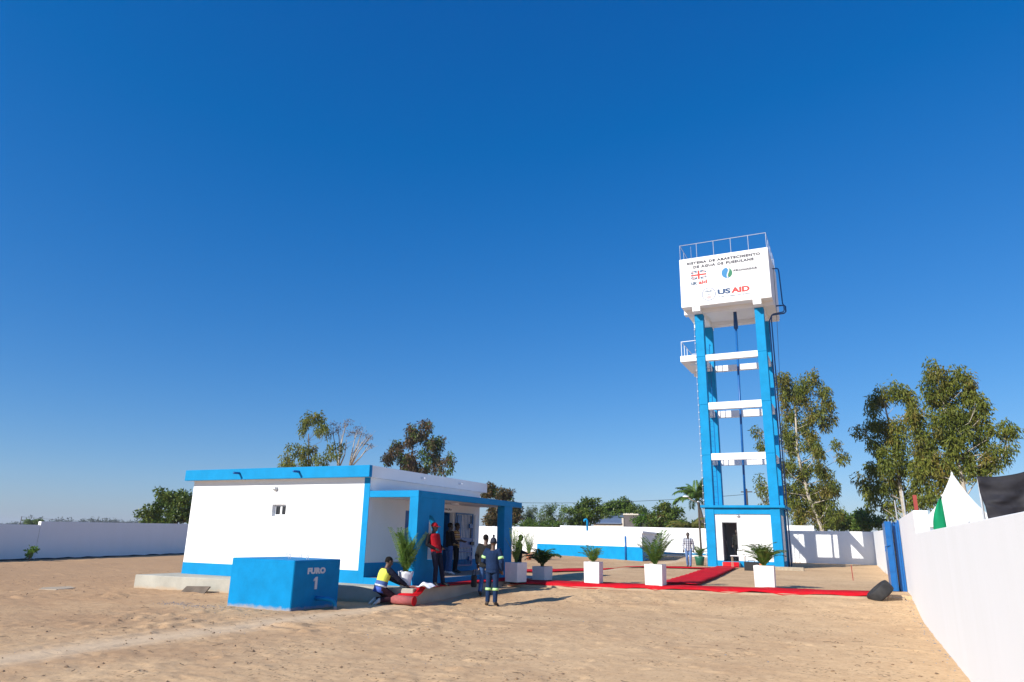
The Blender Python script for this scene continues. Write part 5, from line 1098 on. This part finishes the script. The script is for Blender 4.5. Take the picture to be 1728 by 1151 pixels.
tree('mango_tree', 'dark green tree left of the far block house roof', 68, LOBES_DARK, 'leaf_mango', [(-24.2, 0), (-24.2, 2), (-24, 4)], 'dense', 15, per_m2=5, leaves=50, ll=.27, lw=.1, group=GT, clus=.5)
tree('mango_tree', 'broad mid green tree directly behind the far block house', 80, [((x+.0)*80/69, 1.75+(z-1.75)*80/69, a*80/69, b*80/69) for x, z, a, b in LOBES_MANGO_2], 'leaf_bush', [(-24.2, 0), (-24.2, 2), (-24.0, 4)], 'dense', 17, per_m2=4, leaves=50, ll=.30, lw=.11, group=GT, clus=.55, mat2='leaf_mango', frac2=.45)
tree('lime_tree', 'bright lime green bush at the right end of the far block house', 70, [(x*70/64, 1.75+(z-1.75)*70/64, a*70/64, b*70/64) for x, z, a, b in LOBES_LIME], 'leaf_lime', [(-18.9, 0), (-18.9, 1.6), (-18.9, 3)], 'dense', 19, per_m2=5, leaves=46, ll=.24, lw=.1, group=GT, clus=.42)
tree('mango_tree', 'very dark tree between the lime bush and the coconut palm', 68, [(x*68/66, 1.75+(z-1.75)*68/66, a*68/66, b*68/66) for x, z, a, b in LOBES_DARK_3], 'leaf_mango', [(-16.8, 0), (-16.8, 2), (-16.6, 3.6)], 'dense', 21, per_m2=5, leaves=50, ll=.28, lw=.11, group=GT, clus=.5, mat2='leaf_rusty', frac2=.2)
tree('shrub', 'low green shrubs beyond the rear wall near the porch column', 62, LOBES_BUSH_L, 'leaf_bush', [(-27.5, 0), (-27.5, 1.2), (-27.5, 2.4)], 'dense', 23, per_m2=6, leaves=46, ll=.26, lw=.09, group=GT, clus=.4, cat='shrub', tr=.1)
tree('shrub', 'green shrubs at the foot of the coconut palm beyond the rear wall', 63, LOBES_BUSH_P, 'leaf_bush', [(-13.2, 0), (-13.2, 1.2), (-13.2, 2.4)], 'dense', 25, per_m2=6, leaves=46, ll=.24, lw=.09, group=GT, clus=.4, cat='shrub', tr=.1)
tree('gum_tree', 'tall weeping eucalyptus with a white trunk directly behind the tower', 72, LOBES_GUM_C, 'leaf_gum', [(-2.9, 0), (-3.1, 3), (-4.0, 6), (-4.6, 10), (-4.5, 13), (-4.3, 16.5)], 'hang', 27, 'bark_pale', per_m2=3.6, leaves=60, ll=.33, lw=.08, group=GT, clus=.58, mat2='leaf_gum_rust', frac2=.4, tr=.22)
tree('gum_tree', 'grey green eucalyptus, left one of the pair behind the white tent', 52, LOBES_GUM_D, 'leaf_gum', [(2.6, 0), (2.7, 3), (2.6, 6), (2.5, 9), (2.3, 11)], 'hang', 29, 'bark_pale', per_m2=5.8, leaves=76, ll=.25, lw=.065, group=GT, clus=.48, tr=.16, mat2='leaf_gum_rust', frac2=.2)
tree('gum_tree', 'tallest dense eucalyptus, right one of the pair behind the white tent', 49, LOBES_GUM_E+[(3.75, 9.0, .4, .4), (3.8, 9.7, .35, .35), (3.6, 6.2, .5, .4), (4.05, 7.6, .45, .4), (4.0, 6.9, .45, .4), (4.1, 8.3, .35, .35)], 'leaf_gum', [(5.8, 0), (5.8, 3), (5.7, 6), (5.4, 9), (5.2, 12.2)], 'hang', 31, 'bark_pale', per_m2=5.8, leaves=78, ll=.25, lw=.065, group=GT, clus=.48, tr=.18, mat2='leaf_gum_rust', frac2=.22)
tree('shrub', 'bushy green thicket beyond the far right corner of the walls', 85, LOBES_BUSH_R, 'leaf_bush', [(-.4, 0), (-.4, 1.5), (-.4, 3)], 'dense', 33, per_m2=5, leaves=50, ll=.34, lw=.13, group=GT, clus=.6, cat='shrub', tr=.12, mat2='leaf_mango', frac2=.4)
tree('shrub', 'small green bush seen over the low wall at the left edge', 110, LOBES_BUSH_FAR, 'leaf_bush', [(mid(LOBES_BUSH_FAR), 0), (mid(LOBES_BUSH_FAR), 1), (mid(LOBES_BUSH_FAR), 2.2)], 'dense', 35, per_m2=4, leaves=40, ll=.4, lw=.16, group=GT, clus=.7, cat='shrub', tr=.1)
# coconut palm, small yellowing palm, banana clump beyond the wall
cp = thing('coconut_palm', 'coconut palm with ragged crown left of the tower', 'tree', (-11.7, 62, gz(-11.7, 62)), 0, GT)
MB().tube([(-11.7, 62, .3), (-11.75, 62, 2.6), (-12.2, 62, 4.9)], [.2, .15, .12], 8).build('trunk', 'pole_wood', cp, True)
for i in range(28):
    o = bpy.data.objects.new('frond', FM['coco_up' if i % 5 < 2 else 'coco']); COL.objects.link(o); o.parent = cp; o.location = Vector((-12.2, 62, 4.9))-cp.location
    o.rotation_euler = (random.uniform(-.2, .2), random.uniform(-.55, .55), i*2.4+.4); s = random.uniform(.75, 1.05); o.scale = (s, s, s)
sp = thing('young_palm', 'short yellowing palm beyond the wall beside the lamp post', 'tree', (-12.6, 60, gz(-12.6, 60)), 0, GT)
MB().tube([(-12.6, 60, .3), (-12.6, 60, 2.2)], [.2, .18], 8).build('trunk', 'pole_wood', sp, True)
for i in range(13):
    o = bpy.data.objects.new('frond', FM['coco_dry']); COL.objects.link(o); o.parent = sp; o.location = (0, 0, 1.6)
    o.rotation_euler = (random.uniform(-.15, .15), random.uniform(-.35, .15), i*2.4); s = random.uniform(.7, .95); o.scale = (s, s, s)
def blade(mat, L_=1.8, W_=.34):
    m = MB(); n = 9; vs = []; fs = []
    for i in range(n+1):
        t = i/n; a = 1.3-1.9*t**1.4
        p = Vector((0, 0, 0)) if i == 0 else p+Vector((math.cos(a), 0, math.sin(a)))*(L_/n)
        ww = W_*math.sin(math.pi*min(1, t*.93+.06))**.7*.5
        vs += [p+Vector((0, -ww, .3*ww)), p, p+Vector((0, ww, .3*ww))]
        if i: k = 3*i; fs += [(k-3, k-2, k+1, k), (k-2, k-1, k+2, k+1)]
    return m.add(vs, fs).mesh('leaf', mat)
BL = blade('leaf_lime')
for k, (bx, lab) in enumerate(((-28.6, 'leftmost clump of broad banana leaves over the rear wall by the porch column'), (-27.2, 'banana clump with pale ribs over the rear wall, right of the leftmost clump'))):
    bx *= 61/59; bt = thing('banana_plant', lab, 'plant', (bx, 61, gz(bx, 61)), 0, GT)
    MB().tube([(bx, 61, .3), (bx, 61, 2.1)], [.14, .09], 8).build('stem', 'leaf_bush', bt, True)
    for i in range(9):
        o = bpy.data.objects.new('leaf', BL); COL.objects.link(o); o.parent = bt; o.location = (0, 0, 1.4); o.rotation_euler = (random.uniform(-.2, .2), random.uniform(-.4, .3), i*2.4+k); s = random.uniform(.7, 1.0); o.scale = (s, s, s)
# far woods along the horizon: one mass
cl = []; rd = []; rg = np.random.default_rng(3)
def wood(x0, x1, y0, dens, hf, s=1):
    for i in range(int((x1-x0)/dens)):
        x = rg.uniform(x0, x1); h = hf(x)*rg.uniform(.55, 1.15)*(1.7 if rg.random() < .06 else 1); y = y0+rg.uniform(-25, 25)
        for q in range(3): cl.append((x+rg.normal()*1.6, y, max(.8, h*(.35+.3*q)))); rd.append((2.6*s, 2.6*s, h*.22+.6))
wood(-1500, -830, 430, 2.0, lambda x: 3.0); wood(-830, -480, 420, 1.3, lambda x: 3.2+5.2*math.exp(-((x+600)/85)**2)); wood(-480, 700, 430, 2.2, lambda x: 5.0)
tag(quads('distant_woodland', leaf_cloud(cl, rd, 26, 1.5, .9, .1, 5), 'leaf_far'), kind='stuff')
# seedling in the yard
sd_ = thing('seedling', 'small lone green seedling before the shaded left wall', 'plant', (-39.4, 23.6, gz(-39.4, 23.6)))
MB().tube([(-39.4, 23.6, -.05), (-39.42, 23.6, .35), (-39.3, 23.6, .62)], [.02, .016, .01], 5).build('stem', 'bark', sd_)
quads('leaves', leaf_cloud([(-39.25, 23.6, .66), (-39.5, 23.6, .5), (-39.1, 23.6, .6), (-39.5, 23.6, .3)], [(.2, .2, .13), (.15, .15, .1), (.16, .16, .1), (.1, .1, .1)], 40, .17, .10, .2, 9), 'leaf_lime', sd_, sd_.location)
# ------------------------------------------------------------------ beyond the right wall: tent, net, flag, posts
TN = thing('party_tent', 'white peaked marquee tent beyond the right wall', 'tent', (4.35, 40.6, .3), math.radians(28))
n = 14; m = MB(); hs_ = 1.42; zt, ze = 5.08, 2.85
rows = []
for i in range(n+1):
    t = i/n; z = ze+(zt-ze)*(t**1.9) - .3; s = hs_*(1-t)+.05*t; ring = []
    for sd in range(4):
        a = [( -s, -s), (s, -s), (s, s), (-s, s)][sd]; b = [(s, -s), (s, s), (-s, s), (-s, -s)][sd]
        for q in range(8):
            u = q/8; sag = .05*math.sin(math.pi*u)*(1-t); px_, py_ = a[0]+(b[0]-a[0])*u, a[1]+(b[1]-a[1])*u
            ring.append((px_*(1-sag), py_*(1-sag), z))
    rows.append(ring)
vs = [p for r_ in rows for p in r_]; K = 32
fs = [(i*K+j, i*K+(j+1) % K, (i+1)*K+(j+1) % K, (i+1)*K+j) for i in range(n) for j in range(K)]
o = m.add(vs, fs).build('canopy', 'tent', TN, False, world=False)
MB().wall('y', -hs_, -hs_+.01, -hs_, hs_, ze-.55, ze-.3).wall('y', hs_-.01, hs_, -hs_, hs_, ze-.55, ze-.3).wall('x', hs_-.01, hs_, -hs_+.01, hs_-.01, ze-.55, ze-.3).wall('x', -hs_, -hs_+.01, -hs_+.01, hs_-.01, ze-.55, ze-.3).build('valance', 'tent', TN, world=False)
for sx in (-1, 1):
    for sy in (-1, 1): MB().tube([(sx*(hs_-.04), sy*(hs_-.04), -.2), (sx*(hs_-.04), sy*(hs_-.04), ze-.3)], .035, 8).build('pole', 'white_metal', TN, world=False)
MB().tube([(0, 0, zt-.36), (0, 0, zt-.2), (0, 0, zt-.12)], [.06, .05, .02], 8).build('finial', 'white_metal', TN, world=False)
for q in (-.5, .6): MB().ball((q, -hs_-.03, ze-.34), .035, .03, .035, 8, 5).build('fitting', 'black', TN, world=False)
SN = thing('shade_net', 'black shade cloth sagging over a frame beyond the right wall', 'shade cloth', (4, 21, 0))
nu, nv = 70, 36; vs = []; fs = []
for i in range(nu+1):
    for j in range(nv+1):
        u, v = i/nu, j/nv
        x = 2.76+.14*v+5.2*u; top = 3.42+.28*min(u*4, 1)+.35*u-.16*math.sin(math.pi*min(u*3.1, 1)); z = top-1.6*v
        wr = .11*math.sin(u*34+v*6+2*float(vnoise(u, v, 4, 2)))+.4*float(vnoise(u, v, 6, 21))+.3*float(vnoise(u, v, 15, 8))+.14*float(vnoise(u, v, 31, 5))
        vs.append((x, 21+.9*u*.3-.9*v*(.3+.4*u)+wr*.55*(.35+v), z+.06*float(vnoise(u, v, 9, 4))))
for i in range(nu):
    for j in range(nv): k = i*(nv+1)+j; fs.append((k, k+1, k+nv+2, k+nv+1))
o = MB().add(vs, fs).build('cloth', 'black_net', SN, True); sm = o.modifiers.new('thickness', 'SOLIDIFY'); sm.thickness = .006
for x in (2.80, 5.3, 7.9): MB().tube([(x, 21.05, 0), (x, 21.05, 3.4 if x < 3 else 3.75)], .03, 6).build('pole', 'steel', SN)
FL = thing('green_flag', 'curved green flag on a pale pole just behind the right wall', 'flag', (2.06, 22, .2))
MB().tube([(2.10, 22, .1), (2.075, 22, 2.3), (2.045, 22, 3.06)], [.02, .016, .012], 6).build('pole', 'white_metal', FL)
vs = []; fs = []; n = 16
for i in range(n+1):
    t = i/n; z = 3.02-1.1*t; w_ = .30*math.sin(math.pi*min(1, t*.62+.0))**.75 if t > 0 else .0
    xr = 2.045+.022*t*1.1
    for j in range(5): q = j/4; vs.append((xr-w_*q, 22+.05*math.sin(q*5+t*4)*q, z))
    if i:
        for j in range(4): k = 5*i+j; fs.append((k-5, k-4, k+1, k))
o = MB().add(vs, fs).build('cloth', 'flag_green', FL, True); sm = o.modifiers.new('thickness', 'SOLIDIFY'); sm.thickness = .004
tag(B('gate_mast', 'rust', None, (1.50, 1.60, 23.95, 24.05, -.1, 3.17)), 'red oxide square post standing behind the raised white wall section', 'post')
tag(MB().tube([(1.34+.02, 26, -.1), (1.34+.02, 26, 3.42)], .022, 6).build('steel_pole', 'steel'), 'thin grey pole just left of the red post behind the wall', 'pole')
tag(MB().tube([(1.42, 32, -.1), (1.36, 32, 3.45)], .026, 6).build('steel_pole', 'steel'), 'thin grey pole above the blue gate, farther left from the red post', 'pole')

# ------------------------------------------------------------------ houses, poles and lines beyond the rear wall
FH = thing('block_house', 'small house with blue grey sheet roof and bare dark block wing beyond the rear wall', 'house', (-24, 75, .5))
MB().wall('y', 75, 75.2, -26.2, -22.75, .2, 3.45, [(-25.6, -24.6, 1.6, 2.8)]).build('wall', 'cream', FH); B('wall', 'cream', FH, (-26.2, -26.0, 75.2, 79, .2, 3.45))
B('window', 'glass', FH, (-25.6, -24.6, 75.1, 75.14, 1.6, 2.8))
MB().add([(-26.45, 74.75, 3.42), (-22.95, 74.75, 3.42), (-22.95, 79.2, 4.52), (-25.0, 79.2, 4.52), (-26.45, 74.75, 3.34), (-22.95, 74.75, 3.34), (-22.95, 79.2, 4.44), (-25.0, 79.2, 4.44)], [(0,1,2,3), (7,6,5,4), (0,4,5,1), (1,5,6,2), (2,6,7,3), (3,7,4,0)]).build('roof', 'roof_sheet', FH)
MB().tube([(-26.47, 74.74, 3.38), (-25.0, 79.22, 4.52), (-22.9, 79.22, 4.54)], .09, 6).build('barge_board', 'cream', FH); B('fascia_post', 'cream', FH, (-22.95, -22.75, 74.9, 75.2, .2, 3.95))
B('block_wall', 'block_dark', FH, (-22.75, -21.2, 75, 79, .2, 4.25)); B('roof_edge', 'cream', FH, (-22.8, -21.1, 74.9, 79.1, 4.252, 4.40)); B('block_wall', 'block_dark', FH, (-21.2, -19.3, 75.6, 79, .2, 3.72))
def pole(label, x, y, h, r_=.12):
    p = thing('utility_pole', label, 'pole', (x, y, gz(x, y))); MB().tube([(x, y, -.2), (x+.05, y, h)], [r_, r_*.75], 8).build('mast', 'pole_wood', p, True)
    MB().box(x-.5, x+.6, y-.05, y+.05, h-.35, h-.25).build('crossarm', 'pole_wood', p); return p
pole('dark utility pole seen between the tower columns, above the ledge', -9.95, 75, 6.9)
pole('short utility pole far beyond the left wall', -346, 200, 6.4, .2)
pole('utility pole hidden mostly by the pump house canopy', -36.2, 75, 5.8)
def wire(label, pts): tag(MB().tube(pts, .022, 5, caps=False).build('power_line', 'wire'), label, 'power line')
def sag(a, b, s, n=14): return [tuple(np.array(a)*(1-t)+np.array(b)*t-np.array((0, 0, 4*s*t*(1-t)))) for t in np.linspace(0, 1, n)]
wire('thin power line crossing the sky above the trees beyond the rear wall', sag((-36.2, 75, 5.6), (-9.95, 75, 6.35), .32))
tag(MB().tube(sag((-346, 200, 6.2), (-240, 190, 4.5), .8), .06, 5, caps=False).build('power_line', 'wire'), 'short power line running right from the far left pole', 'power line')
tag(B('low_wall', 'white', None, (-5.6, -3.0, 57, 57.2, .2, 2.98)), 'short bit of another white wall showing above the rear wall right of the tower', 'wall')

# ------------------------------------------------------------------ litter on the ground
def lumps(name, pts, mat, smin, smax, flat=.6, seed=1):
    rg = np.random.default_rng(seed); base = np.array([(1,0,0),(-1,0,0),(0,1,0),(0,-1,0),(0,0,1),(0,0,-1),(.6,.6,.5),(-.6,-.6,.45)], float)[:6]
    F = np.array([(0,2,4),(2,1,4),(1,3,4),(3,0,4),(2,0,5),(1,2,5),(3,1,5),(0,3,5)]); N = len(pts)
    X, Y = pts[:, 0], pts[:, 1]; Z = ground_z(X, Y)+relief(X, Y)
    s = (smin+(smax-smin)*rg.random(N)**3)[:, None, None]; j = rg.uniform(.55, 1.35, (N, 6, 3)); a = rg.uniform(0, 6.28, N); ca, sa = np.cos(a), np.sin(a)
    v = base[None]*j*s; v[:, :, 2] *= flat; x = v[:, :, 0]*ca[:, None]-v[:, :, 1]*sa[:, None]; y = v[:, :, 0]*sa[:, None]+v[:, :, 1]*ca[:, None]
    V_ = np.stack([x+X[:, None], y+Y[:, None], v[:, :, 2]+Z[:, None]+s[:, 0]*.15], -1).reshape(-1, 3); FF = (F[None]+6*np.arange(N)[:, None, None]).reshape(-1, 3)
    me_ = bpy.data.meshes.new(name); me_.from_pydata(V_.tolist(), [], FF.tolist()); me_.materials.append(M[mat]); me_.update()
    o = bpy.data.objects.new(name, me_); COL.objects.link(o); return tag(o, kind='stuff')
rg = np.random.default_rng(11)
def scatter(n, x0, x1, y0, y1, pw=1.0):
    x = rg.uniform(x0, x1, n); y = y0+(y1-y0)*rg.random(n)**pw; keep = vnoise(x, y, .7, 13)+vnoise(x, y, .23, 29)*.8 > rg.uniform(-.35, .5, n)
    ok = ~((np.abs(x+13) < 1.2) & (np.abs(y-14.1) < 1.05)) & ~((x < -10.3) & (y > 15.4) & (x > -20.4) & (y < 24.6)); return np.stack([x, y], -1)[keep & ok]
lumps('earth_clods', np.concatenate([scatter(2600, -26, 1.1, 5.2, 16, 1.2), scatter(1500, -40, 1.1, 9, 24)]), 'clod', .006, .034, .6, 2)
lumps('pebbles', np.concatenate([scatter(800, -26, 1.1, 5.2, 20), np.stack([rg.normal(-14.6, .75, 420), rg.normal(12.85, .16, 420)], -1), np.stack([rg.normal(-15.4, .28, 160), rg.normal(13.0, .16, 160)], -1), np.stack([rg.normal(1.02, .06, 260), rg.uniform(8, 24, 260)], -1)]), 'stone', .005, .02, .7, 3)
m = MB(); tw = scatter(420, -30, .9, 5.5, 22)
for (x, y) in tw:
    z = gz(x, y)+float(relief(np.array(x), np.array(y)))+.012; a = rg.uniform(0, 6.28); L_ = rg.uniform(.05, .22)
    m.tube([(x, y, z), (x+math.cos(a)*L_*.5, y+math.sin(a)*L_*.5, z+.012), (x+math.cos(a+.4)*L_, y+math.sin(a+.4)*L_, z+.006)], .004, 4, caps=False)
tag(m.build('dry_twigs', 'twig', fix=False), kind='stuff')
# ------------------------------------------------------------------ morning haze
hz = MB().box(-2060, 2010, -2020, 2070, -1.2, 20.5).build('haze', 'white'); hz.data.materials.clear()
hm = bpy.data.materials.new('haze_air'); hm.use_nodes = True; t = hm.node_tree; t.nodes.clear()
pv = t.nodes.new('ShaderNodeVolumePrincipled'); pv.inputs['Color'].default_value = (.82, .88, 1, 1); pv.inputs['Density'].default_value = .00028; pv.inputs['Anisotropy'].default_value = .2
ou = t.nodes.new('ShaderNodeOutputMaterial'); link(t, pv.outputs[0], ou.inputs['Volume']); hz.data.materials.append(hm); tag(hz, kind='stuff')
